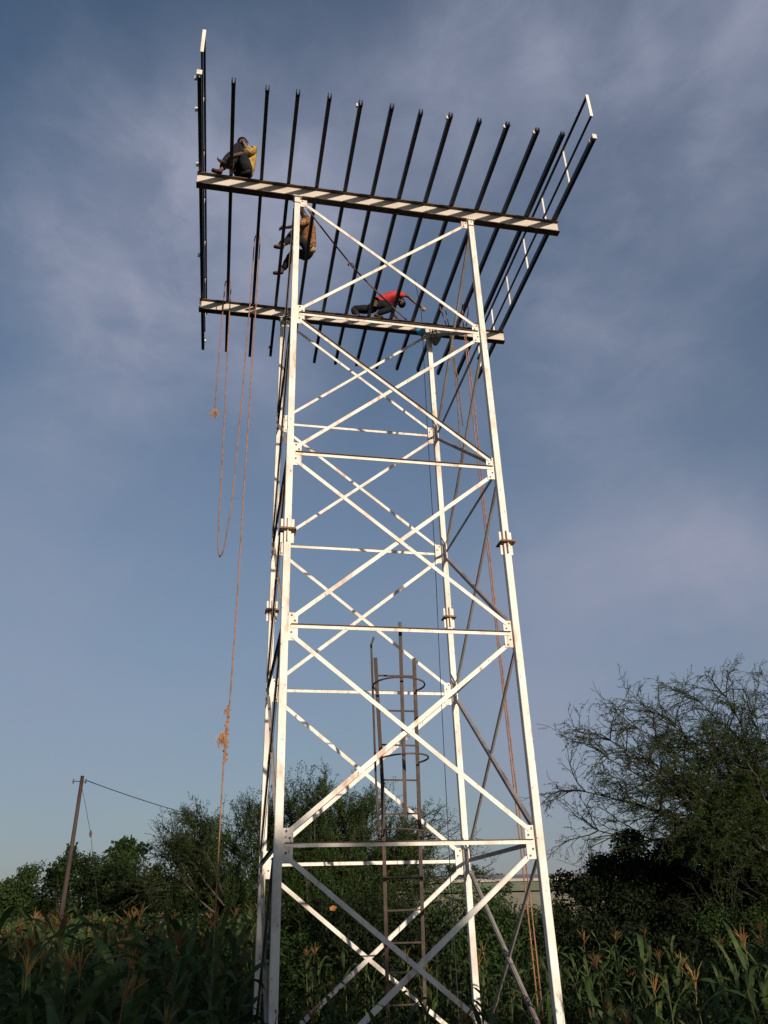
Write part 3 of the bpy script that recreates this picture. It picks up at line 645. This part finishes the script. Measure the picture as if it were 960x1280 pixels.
# right acacia: flat spreading crown, bare twigs at the edge, green among them
def acacia():
    rg = random.Random(21); rng = np.random.default_rng(21)
    base = V(10.9, 6.2, 0); fork = V(10.5, 6.0, 1.9)
    root = empty('acacia_tree', base); tag(root, 'large spreading acacia with bare thorny twigs reaching left over the maize', 'tree')
    tr = MB().tube([V(0, 0, -.2), V(-.05, 0, .9), fork-base], [.24, .19, .16], 9); tr.smooth = True; tr.build('trunk', M_bark, root)
    targets = [(5.2, 4.6, 4.75), (5.0, 5.5, 4.2), (5.6, 5.2, 5.35), (6.2, 5.0, 5.6), (7.0, 5.2, 6.0), (8.0, 5.0, 6.35), (9.1, 5.4, 6.6), (10.4, 5.2, 6.7), (11.6, 5.6, 6.6), (5.6, 4.8, 4.0), (6.6, 4.7, 4.1), (7.4, 4.9, 4.4), (8.3, 5.2, 5.2), (9.5, 5.0, 5.9), (13.2, 6, 6.4), (14.6, 6.5, 5.2),
               (5.5, 6.2, 3.5), (6.2, 4.4, 4.4), (7.2, 6.6, 5.2), (8.6, 6.8, 6.0), (9.6, 4.0, 5.6), (11, 8, 6.3), (12.5, 4.4, 5.4), (8.1, 4.2, 4.9), (7.0, 5.2, 3.7), (9.2, 5.5, 4.4), (10.2, 5.0, 4.9), (8.6, 5.5, 3.6)]
    segs = []; tips = []
    for ti, tg in enumerate(targets):
        tg = V(tg[0]+.4*max(0, min(1, (9.5-tg[0])/3)), tg[1], tg[2]-.15-.35*max(0, min(1, (tg[2]-4.5)/2))); mid = fork.lerp(tg, .45)+V(0, 0, .55+rg.uniform(-.15, .35)); n = 12; P = []
        for k in range(n+1):
            u = k/n; P.append(fork*(1-u)**2+mid*2*u*(1-u)+tg*u*u+(rnd_dir(rg)*.06 if 0 < k < n else V(0, 0, 0)))
        r0 = .06
        lm = MB().tube(P, [max(.012, r0*(1-i/n*.85)) for i in range(n+1)], 6); lm.smooth = True; lo_ = lm.build('limb', M_bark, root, -base)
        for k in range(3, n+1):
            d = (P[k]-P[k-1]).normalized()
            for _ in range(2 if k < n else 4):
                sd = rnd_dir(rg); sd.z *= .6; nd = (d*1.0+sd*.8+V(.0, 0, .0)).normalized()
                grow(rg, P[k], nd, rg.uniform(.6, 1.0), .017, 2, segs, tips, 4, .30, -.06, (1, 2), .55, .9, .4)
    link('twigs', segs_mesh('twigs', segs, M_twig), root, -base)['kind'] = 'stuff'
    pts = []
    for P, d in tips:
        u = P[-1]; den = 8 if u.x < 6.8 or u.z > 5.2 else 17
        if u.x > 7.4 and u.z < 4.4: den = 34
        for _ in range(rg.randint(0, den)):
            k = rg.randrange(len(P)-1); pts.append(P[k].lerp(P[k+1], rg.random())+rnd_dir(rg)*.035)
    link('crown', leaves_mesh('crown', [tuple(p) for p in pts], .045, M_leafA, rng, .35, .1), root, -base)['kind'] = 'stuff'
    print('acacia segs', len(segs), 'leaves', len(pts))
acacia()
# central thorny bush
def thorn_bush():
    rg = random.Random(5); rng = np.random.default_rng(5); base = V(-.2, 9.6, 0)
    root = empty('thorn_tree', base); tag(root, 'bushy thorn tree with bristling upright shoots behind the tower', 'tree')
    segs = []; tips = []
    for si in range(58):
        a = rg.uniform(0, 2*PI); tx = -.15+rg.uniform(-3.1, 3.1); ty = 9.6+rg.uniform(-1.3, 1.6)
        e = 1-((tx+.15)/3.6)**2; tz = 1.2+2.95*math.sqrt(max(e, .05))*rg.uniform(.78, 1.0)
        st = base+V(rg.gauss(0, .25), rg.gauss(0, .25), 0); tg = V(tx, ty, tz); mid = V(st.x*.45+tx*.55, st.y*.5+ty*.5, tz*.55); n = 9; P = []
        for k in range(n+1):
            u = k/n; P.append(st*(1-u)**2+mid*2*u*(1-u)+tg*u*u+(rnd_dir(rg)*.05 if 0 < k < n else V(0, 0, 0)))
        MB().tube([p-base for p in P], [max(.01, .045*(1-i/n*.8)) for i in range(n+1)], 5).build('stem', M_bark, root)
        for k in range(3, n+1):
            d = (P[k]-P[k-1]).normalized()
            for _ in range(3 if k < n else 6):
                nd = (d*.6+rnd_dir(rg)*.7+V(0, 0, .45)).normalized()
                grow(rg, P[k], nd, rg.uniform(.45, .85), .012, 1, segs, tips, 4, .22, .03, (1, 2), .55, .8)
    for (tx, tz) in ((-3.6, 2.75), (-3.4, 3.2), (-3.2, 3.7), (-2.7, 4.1), (3.4, 3.5), (3.7, 3.0), (3.0, 3.9), (3.9, 2.6), (-3.9, 2.6)):
        for _ in range(4):
            P0 = V(tx*.5-.1, 9.4+rg.uniform(-.5, .5), 2.2+.5*(tz-2.2)); d = (V(tx, P0.y, tz)-P0); 
            grow(rg, P0, d.normalized(), d.length, .016, 2, segs, tips, 6, .14, -.01, (1, 2), .35, .8)
    link('twigs', segs_mesh('twigs', segs, M_twig), root, -base)['kind'] = 'stuff'
    pts = []
    for P, d in tips:
        u = P[-1]; inner = 1-min(1, abs(u.x+.15)/3.3); top_ = 1+2.9*math.sqrt(max(0, 1-((u.x+.15)/3.6)**2))
        k_ = int(46*inner**.6*(1 if u.z < top_-.3 else .45))+2
        for _ in range(k_):
            k = rg.randrange(len(P)-1); pts.append(P[k].lerp(P[k+1], rg.random())+rnd_dir(rg)*.05)
    pts = [tuple(p) for p in pts]
    cl = clump_points(rng, [(x, 9.7+rg.uniform(-.6, .6), z, r) for x, z, r in ((-1.6, 1.7, 1.1), (-.3, 2.3, 1.4), (1.1, 2.0, 1.2), (.3, 3.0, 1.0), (-1.2, 2.8, .9), (1.6, 2.8, .7), (2.2, 1.2, 1.0), (-2.4, 1.1, 1.0), (2.9, 1.6, .9), (-.4, 1.2, 1.5), (1.2, 1.2, 1.4), (-.6, 3.2, 1.1), (.9, 3.0, 1.1), (-2.2, 2.0, .9), (2.4, 2.2, .8))], 60000, 1, .05)
    pts += [tuple(p) for p in cl]
    link('crown', leaves_mesh('crown', pts, .06, M_leafA, rng, .3, -.6), root, -base)['kind'] = 'stuff'
    print('thorn segs', len(segs), len(pts))
thorn_bush()
def bush(name, label, cat, base, clumps, n, size, mat, seed, group=None, stems=7, aspect=.55, twig=0, flat=.8):
    rg = random.Random(seed); rng = np.random.default_rng(seed); base = V(*base); root = empty(name, base); tag(root, label, cat, group)
    mb = MB(); twg = []
    for k in range(stems):
        c = clumps[k % len(clumps)]; e = V(c[0], c[1], c[2]); s = V(rg.uniform(-.2, .2), rg.uniform(-.2, .2), -.05)
        s2 = V(e.x*.35, e.y*.35, 0)+s
        MB().tube([s2, s2.lerp(e, .5)+V(rg.uniform(-.2, .2), rg.uniform(-.2, .2), .1), e], [.05, .035, .012], 6).build('trunk' if cat == 'tree' and k == 0 else 'stem', M_bark, root)
    for k in range(twig):
        c = clumps[rg.randrange(len(clumps))]; p = V(c[0], c[1], c[2])+rnd_dir(rg)*c[3]*.6; d = (p-V(c[0], c[1], c[2])+V(0, 0, .3)).normalized(); tips = []
        grow(rg, p, d, c[3]*.75, .01, 1, twg, tips, 4, .25, 0, (1, 2), .5, .8)
    # break the clumps into smaller tufts so the outline is uneven
    sub = []
    for c in clumps:
        for _ in range(int(10+c[3]*14)):
            d = rnd_dir(rg); rr = c[3]*rg.uniform(.45, .98); sub.append((c[0]+d.x*rr, c[1]+d.y*rr, max(.15, c[2]+d.z*rr*flat), c[3]*rg.uniform(.14, .34)))
    pts = np.concatenate([clump_points(rng, clumps, n//4, flat, .0), clump_points(rng, sub, n*3//4, .8, .1)]); pts = pts[pts[:, 2] > .02]
    link('crown', leaves_mesh('crown', pts, size, mat, rng, aspect, .2), root)['kind'] = 'stuff'
    if twg: link('twigs', segs_mesh('twigs', twg, M_twig), root)['kind'] = 'stuff'
    return root
bush('dark_bush', 'dense dark rounded bush under the acacia at the right', 'bush', (8.6, 8.4, 0), [(-1.7, 0, 1.9, 1.25), (-.5, .2, 2.4, 1.3), (.8, 0, 2.4, 1.4), (2.2, .3, 2.2, 1.4), (-1.9, -.2, .9, 1.1), (0, -.3, 1.1, 1.3), (1.6, -.3, 1.1, 1.4), (3.4, 0, 1.3, 1.5)], 150000, .08, M_leafB, 31, twig=30)
bush('bramble', 'loose scrub with pale twigs under the right edge of the acacia', 'bush', (9.3, 5.6, 0), [(-.9, .3, 1.5, .8), (.5, 0, 1.6, 1.0), (1.6, .2, 1.3, 1.0), (-.2, -.2, .7, .8), (1.2, 0, .6, .8)], 16000, .055, M_leafA, 32, twig=130)
bush('spreading_tree', 'wide dark green tree with layered foliage behind the leaning pole', 'tree', (-5.9, 16.8, 0), [(-1.3, 0, 2.95, 1.1), (-.2, .2, 3.3, 1.0), (1.0, 0, 3.1, 1.15), (2.2, .2, 2.5, 1.1), (-2.2, 0, 2.6, .9), (.2, -.2, 1.5, 1.3), (1.6, 0, 1.3, 1.2), (-1.4, 0, 1.4, 1.1), (3.4, .2, 2.1, 1.1), (4.2, .2, 1.5, 1.1), (-3.0, 0, 1.6, 1.0), (-2.6, .1, 2.5, .9), (.4, .3, 2.0, 1.5), (-1.6, .2, .9, 1.1), (2.4, .2, 1.0, 1.2), (1.9, .1, 2.9, .9), (2.9, .1, 2.6, .8)], 130000, .085, M_leafD, 33, twig=0, flat=.7)
bush('broadleaf_tree', 'small tree with larger round leaves rising above the wide dark tree', 'tree', (-5.3, 18.2, 0), [(.3, 0, 4.25, .32), (.0, .1, 4.05, .35), (.7, 0, 4.05, .3), (-1.4, 0, 4.1, .22), (.3, 0, 3.6, .5)], 1500, .13, M_leafC, 34, stems=5, aspect=.8)
bush('hedge_bush', 'bright green bushy shrub at the far left edge behind the maize', 'bush', (-8.6, 13.6, 0), [(-.3, 0, 2.3, .9), (-1.2, 0, 2.3, 1.0), (.2, 0, 1.3, 1.0), (-1.2, 0, 1.2, 1.1)], 26000, .08, M_leafD, 35)
for i, (x, y, h, lab) in enumerate(((-3.6, 12.5, 1.55, 'green leafy shrub filling the gap left of the thorn tree'), (-1.0, 7.0, 1.6, 'fresh green shrub between the left tower legs behind the maize'), (1.2, 7.2, 2.3, 'dark leafy shrub behind the foot of the caged ladder'),
        (3.2, 7.4, 2.25, 'leafy hedge shrub between the rear and front right tower legs'), (5.0, 7.6, 1.95, 'dark leafy shrub just right of the front right tower leg'), (6.6, 6.4, 1.5, 'low dark shrub in front of the dense dark bush'))):
    m_ = (M_leafC, M_leafC, M_leafB, M_leafC, M_leafB, M_leafB)[i]
    cl = [(dx, dy, h*f, .62*h*f2) for dx, dy, f, f2 in ((-.7, 0, .62, .75), (.1, .1, .72, .7), (.8, 0, .6, .75), (-.3, -.3, .3, .8), (.6, -.2, .3, .8), (0, .3, .5, .9), (-1.1, .1, .35, .7), (1.2, .1, .35, .7))]
    bush('leafy_shrub', lab, 'bush', (x, y, 0), cl, 26000, .07, m_, 40+i, 'shrubs behind the tower', twig=8)
bush('green_tree', 'small rounded green tree showing over the roof of the long building', 'tree', (12.5, 39, 0), [(-.6, 0, 4.0, .9), (.6, 0, 4.1, .8), (1.6, 0, 3.6, .9), (-1.6, 0, 3.4, .8), (0, 0, 2.6, 1.5)], 9000, .14, M_leafC, 50)
bush('roof_tree', 'thin bush standing close in front of the long building wall', 'bush', (9.4, 24, 0), [(-.3, 0, 2.6, .5), (.3, 0, 2.9, .4), (0, 0, 1.9, .6), (.2, 0, 1.0, .7)], 2500, .11, M_leafC, 51)
# the far tree line that closes the horizon
def treeline():
    rng = np.random.default_rng(9); cl = []
    for x in np.arange(-70, 110, 2.2):
        if 2 < x < 40: yy = 62
        else: yy = 46
        h = rng.uniform(2.4, 4.0); cl.append((x+rng.uniform(-1, 1), yy+rng.uniform(-4, 4), h*.5, h*.75))
    p = clump_points(rng, cl, 60000, .8, .3); p = p[p[:, 2] > 0]
    o = link('far_treeline', leaves_mesh('far_treeline', p, .3, M_leafD, rng, .6)); tag(o, 'distant dark tree line along the horizon', 'trees', None, 'stuff')
treeline()
# trees standing behind and right of the camera: they throw the shade over the crop and the tower's foot
def shade_tree(base, h, r, seed, label):
    cl = []; rg = random.Random(seed)
    for _ in range(15):
        a = rg.uniform(0, 2*PI); q = rg.uniform(.1, .7)*r; cl.append((q*math.cos(a), q*math.sin(a), max(.8, h-r*.75+rg.uniform(-r*.75, r*.3)), r*rg.uniform(.34, .5)))
    root = bush('shade_tree', label, 'tree', (*base, 0), cl, 15000, .25, M_leafD, seed, 'trees behind the camera')
n_ = V(.958, .287, 0); sh_ = V(.287, -.958, 0)
for k, (c_, t_, h_, r_) in enumerate(((-2.9, 22, 6.2, 2.9), (-8.0, 22, 4.4, 2.5), (-12.4, 23, 4.5, 2.5), (-17, 23, 4.5, 2.5), (-21.5, 23, 4.5, 2.5), (3.1, 22, 4.5, 2.4), (6.6, 22.5, 5.5, 2.7), (10.8, 23, 5.8, 2.8), (15.4, 23, 5.8, 2.8), (-1.5, 27, 6.6, 2.6))):
    p = n_*c_+sh_*t_; shade_tree((p.x, p.y), h_, r_, 60+k, 'broad shade tree standing in the row behind the photographer')

# ------------------------------------------------------------------ maize
def maize_leaf(L, W, lift, droop, seed, mat, name='leaf'):
    rg = random.Random(seed); n = 9; mb = MB(); p = V(0, 0, 0); a = lift; vs = []; fs = []; yaw = 0
    for k in range(n+1):
        u = k/n; w_ = W*(.55+.45*math.sin(min(1, u*2.2)*PI/2))*(1-u**2.4)*.5+.001; c = math.cos(yaw); s = math.sin(yaw); z_ = .012*math.sin(u*11+seed)
        lat = V(-s, c, 0); tw = .25*math.sin(u*3+seed)
        vs += [p+lat*w_+V(0, 0, .35*w_+z_+tw*w_), p+V(0, 0, -.0), p-lat*w_+V(0, 0, .35*w_-z_-tw*w_)]
        p = p+V(math.cos(a)*c, math.cos(a)*s, math.sin(a))*(L/n); a -= droop/n*(.4+1.5*u); yaw += rg.uniform(-.12, .12)
    for k in range(n):
        b = k*3; fs += [(b, b+1, b+4, b+3), (b+1, b+2, b+5, b+4)]
    mb.add(vs, fs); mb.smooth = True; return mb.mesh(name, mat)
LEAVES = [maize_leaf(.72, .085, 1.05, 1.9, 1, M_corn), maize_leaf(.82, .09, .95, 2.3, 2, M_corn), maize_leaf(.62, .075, 1.2, 1.3, 3, M_corn), maize_leaf(.55, .07, 1.25, .7, 4, M_corn), maize_leaf(.9, .095, .85, 2.7, 5, M_corn), maize_leaf(.55, .06, .4, 2.6, 6, M_corndry), maize_leaf(.65, .065, .2, 2.4, 7, M_corndry)]
NARROW = [maize_leaf(.5, .055, 1.1, 1.7, 11, M_corn), maize_leaf(.46, .05, 1.2, 1.2, 12, M_corn), maize_leaf(.6, .06, 1.0, 2.5, 13, M_corn), maize_leaf(.42, .045, .3, 2.2, 14, M_corndry), maize_leaf(.45, .05, 1.25, .8, 15, M_corn)]
def tassel_mesh(seed, mat, n=9, L=.26):
    rg = random.Random(seed); segs = []
    segs.append((V(0, 0, -.14), V(0, 0, .02), .005, .004)); segs.append((V(0, 0, .02), V(rg.uniform(-.02, .02), 0, L+.06), .008, .003))
    for k in range(n):
        a = rg.uniform(0, 2*PI); z = rg.uniform(0, .09); o_ = rg.uniform(.25, .75); p = V(0, 0, z); d = V(math.cos(a)*o_, math.sin(a)*o_, 1).normalized(); l_ = L*rg.uniform(.6, 1)
        m = p+d*l_*.55; d2 = (d+V(math.cos(a)*.25, math.sin(a)*.25, -.2)).normalized(); e = m+d2*l_*.45
        segs += [(p, m, .0035, .0075), (m, e, .0075, .0025)]
        for j in range(3):
            f_ = p.lerp(m, .3+.3*j); g_ = rnd_dir(rg)*.018; segs.append((f_, f_+g_+V(0, 0, .012), .004, .001))
    return segs_mesh('tassel', segs, mat)
TASS = [tassel_mesh(1, M_tassel, 10, .27), tassel_mesh(2, M_tassel, 7, .3), tassel_mesh(3, M_tasseld, 12, .24), tassel_mesh(4, M_tasseld, 6, .22), tassel_mesh(5, M_tassel, 14, .23)]
def stalk_mesh(h, seed):
    rg = random.Random(seed); P = []; rr = []; n = 8; x = y = 0
    for k in range(n+1): P.append(V(x, y, h*k/n-.02)); rr.append(.013*(1-.55*k/n)); x += rg.uniform(-.012, .012); y += rg.uniform(-.012, .012)
    mb = MB(); mb.tube(P, rr, 6); mb.smooth = True; return mb.mesh('stalk', M_stalk), P[-1]
HS = (.7, .85, 1.0, 1.15, 1.3, 1.45, 1.6, 1.75)
STK = [stalk_mesh(h, i) for i, h in enumerate(HS)]
ear_mb = MB(); ear_mb.tube([V(0, 0, 0), V(.02, 0, .06), V(.03, 0, .14), V(.035, 0, .2)], [.012, .024, .022, .006], 7); ear_mb.smooth = True; EAR = ear_mb.mesh('ear', M_corndry)
def in_view(x, y, z=1.5, pad=.08):
    d = V(x, y, z)-CAM; X, Y_, Zc = d.dot(rt), d.dot(up_), d.dot(fw)
    return Zc > .3 and abs(X/Zc) < .487+pad and Y_/Zc < .7
def plant_items(rg, x, y, hmax, pt=.6, thin=False):
    ki = max(i for i, h in enumerate(HS) if h <= max(.7, hmax)); h = HS[ki]
    it = [('stalk', STK[ki][0], V(0, 0, 0), (0, 0, 0), 1)]; nl = rg.randint(7, 9); a0 = rg.uniform(0, 2*PI)
    for k in range(nl):
        u = k/(nl-1); z = h*(.18+.76*u); me = LEAVES[rg.choice((5, 6))] if (u < .35 and rg.random() < .75) else LEAVES[rg.choice((0, 1, 4))] if u < .72 else LEAVES[rg.choice((2, 3, 0))]
        if thin: me = NARROW[3] if (u < .45 and rg.random() < .5) else NARROW[rg.choice((0, 1, 2, 4))]
        it.append(('leaf', me, V(0, 0, z), (rg.uniform(-.15, .15), rg.uniform(-.2, .2), a0+k*PI+rg.uniform(-.5, .5)), rg.uniform(.8, 1.15)))
    if rg.random() < pt: it.append(('tassel', TASS[rg.randrange(5)], STK[ki][1]+V(0, 0, .13), (rg.uniform(-.15, .15), rg.uniform(-.15, .15), rg.uniform(0, 6)), rg.uniform(.5, .85)))
    if rg.random() < .35: it.append(('ear', EAR, V(.012, 0, h*.52), (.3, rg.uniform(-.2, .2), rg.uniform(0, 6)), 1))
    return it
def field():
    rg = random.Random(77); near = []; far = []
    def clear(x, y):
        if abs(abs(x)-HW) < .22 and abs(abs(y)-HW) < .22: return False
        if abs(x-.35) < .45 and abs(y-1.1) < .4: return False
        return True
    for j in range(-9, 18):
        yb = j*.72+.15
        for i in range(-60, 60):
            x = i*.30+rg.uniform(-.09, .09); y = yb+rg.uniform(-.16, .16)
            d = math.hypot(x-CAM.x, y-CAM.y)
            if d < 3.1 or not in_view(x, y) or not clear(x, y): continue
            left = x < -1.9+.13*(y+1.5); inside = abs(x) < 1.9 and -1.9 < y
            if y > 5.5 and x > -2.0: continue
            if left:
                if rg.random() < .12: continue
                hm = rg.uniform(1.25, 1.72)+(.2 if y > 1 else 0)
                if d < 7: hm = rg.uniform(.85, 1.2)
                if d < 5: hm = rg.uniform(.7, .95)
                if y > 11.3 and x > -4.4: continue
            elif inside or x < 1.7:
                if rg.random() < .7: continue
                hm = rg.uniform(.85, 1.25) if y > 1.5 else .85
            else:
                if rg.random() < .6: continue
                hm = rg.uniform(.85, 1.38)
                if d < 6: hm = .85
            near.append((d, x, y, hm, 0 if left else (2 if (inside or x < 1.7) else 1)))
    near.sort()
    print('maize', len(near))
    groups = ['maize stand left of the tower', 'maize stand right of the tower', 'maize around the foot of the tower']
    def maize_label(g, x, y, d, h, items):
        u = (V(x, y, 1.4)-CAM); u = 480+985.5*u.dot(rt)/u.dot(fw); ts = [it[1] for it in items if it[0] == 'tassel']
        ta = 'no tassel' if not ts else ('orange tassel' if ts[0] in (TASS[0], TASS[1], TASS[4]) else 'faded tassel')
        sz = 'tall' if h >= 1.3 else ('knee high' if h < .9 else 'middling')
        if g == 0: pl_ = 'at the far left edge' if u < 70 else 'below the leaning pole' if u < 130 else 'below the wide dark tree' if u < 220 else 'beside the long hanging rope' if u < 300 else 'against the front left leg'
        elif g == 1: pl_ = 'just right of the front right leg' if u < 760 else 'below the acacia tips' if u < 860 else 'at the right edge'
        else: pl_ = 'under the caged ladder' if 440 < u < 560 else 'left of the ladder foot' if u <= 440 else 'beside the right legs'
        rw = 'nearest rows' if d < 5.5 else 'middle rows' if d < 9 else 'farther rows'
        return '%s maize plant with %s %s, %s' % (sz, ta, pl_, rw)
    far_v = []; far_by = {}
    for n, (d, x, y, hm, g) in enumerate(near):
        items = plant_items(rg, x, y, hm, (.72, .3, .25)[g], g > 0 and d > 5.2); rz = rg.uniform(0, 6.28); tilt = (rg.uniform(-.06, .06), rg.uniform(-.06, .06))
        if n < 295:
            root = empty('maize_plant', (x, y, 0), rz); root.rotation_euler = (tilt[0], tilt[1], rz); tag(root, maize_label(g, x, y, d, hm, items), 'maize plant', groups[g])
            for nm, me, lc, ro_, sc in items:
                o = link(nm, me, root, lc); o.rotation_euler = ro_; o.scale = (sc,)*3
        else:
            Mw = Matrix.Translation((x, y, 0)) @ Matrix.Rotation(rz, 4, 'Z')
            for nm, me, lc, ro_, sc in items:
                from mathutils import Euler
                Mx = Mw @ Matrix.Translation(lc) @ Euler(ro_).to_matrix().to_4x4() @ Matrix.Scale(sc, 4)
                co = mesh_co(me); A_ = np.array(Mx); co2 = co@A_[:3, :3].T+A_[:3, 3]
                far_by.setdefault(me.materials[0].name, []).append((co2, mesh_faces(me)))
    objs = []
    root = None
    for mn, lst in far_by.items():
        vv = []; ff = []; b = 0
        for co, fc in lst: vv.append(co); ff.append(fc+b); b += len(co)
        me = np_mesh('rear_maize', np.concatenate(vv), np.concatenate(ff), bpy.data.materials[mn])
        if root is None:
            root = link('rear_maize', me); tag(root, 'rear rows of the maize field behind the nearer plants', 'maize', None, 'stuff')
        else:
            o = link({'maize_stalk': 'stalks', 'maize_tassel': 'tassels', 'faded_maize_tassel': 'faded_tassels', 'maize_leaf': 'leaves', 'dry_maize_leaf': 'dry_leaves'}[mn], me, root); o['kind'] = 'stuff'
_mc = {}
def mesh_co(me):
    if me.name not in _mc:
        co = np.empty(len(me.vertices)*3, np.float32); me.vertices.foreach_get('co', co)
        q = [list(p.vertices) for p in me.polygons if len(p.vertices) == 4]
        _mc[me.name] = (co.reshape(-1, 3), np.array(q, np.int32))
    return _mc[me.name][0]
def mesh_faces(me): mesh_co(me); return _mc[me.name][1]
field()
# weeds and undergrowth on the field floor
def undergrowth():
    rng = np.random.default_rng(3); n = 110000
    x = rng.uniform(-14, 16, n); y = rng.uniform(-8.5, 16, n); h = rng.random(n)**1.5
    hh = .25+.35*(np.sin(x*1.3+2)*np.cos(y*1.1)*.5+.5)+np.where((y > 2.0) & (x > -1.5), .30, 0)
    p = np.stack([x, y, h*hh], 1)
    p[:, 2] += np.where((x > 1.8) & (y > -6), rng.random(n)*.35, 0)
    o = link('undergrowth', leaves_mesh('undergrowth', p, .15, M_weed, rng, .22, -1.0)); tag(o, 'low weeds and grass covering the field floor', 'weeds', None, 'stuff')
undergrowth()
# two dry leaves caught in the light inside the tower
for (x, y, z, s, m_, lb) in ((-.06, 5.2, 2.0, .16, M_oleaf, 'single curled orange dry leaf on the scrub behind the tower'), (-1.05, .5, .55, .2, M_yleaf, 'yellowing leaf low down beside the front left tower leg')):
    mb = MB(); mb.add([V(0, 0, 0), V(s*.45, .02, s*.25), V(s*.9, 0, s*.05), V(s*.6, -.05, -s*.35), V(s*.1, -.03, -s*.3), V(s*.45, .05, -.02)], [(0, 1, 5), (1, 2, 5), (2, 3, 5), (3, 4, 5), (4, 0, 5)])
    o = mb.build('dry_leaf', m_, None, (x, y, z)); tag(o, lb, 'leaf')
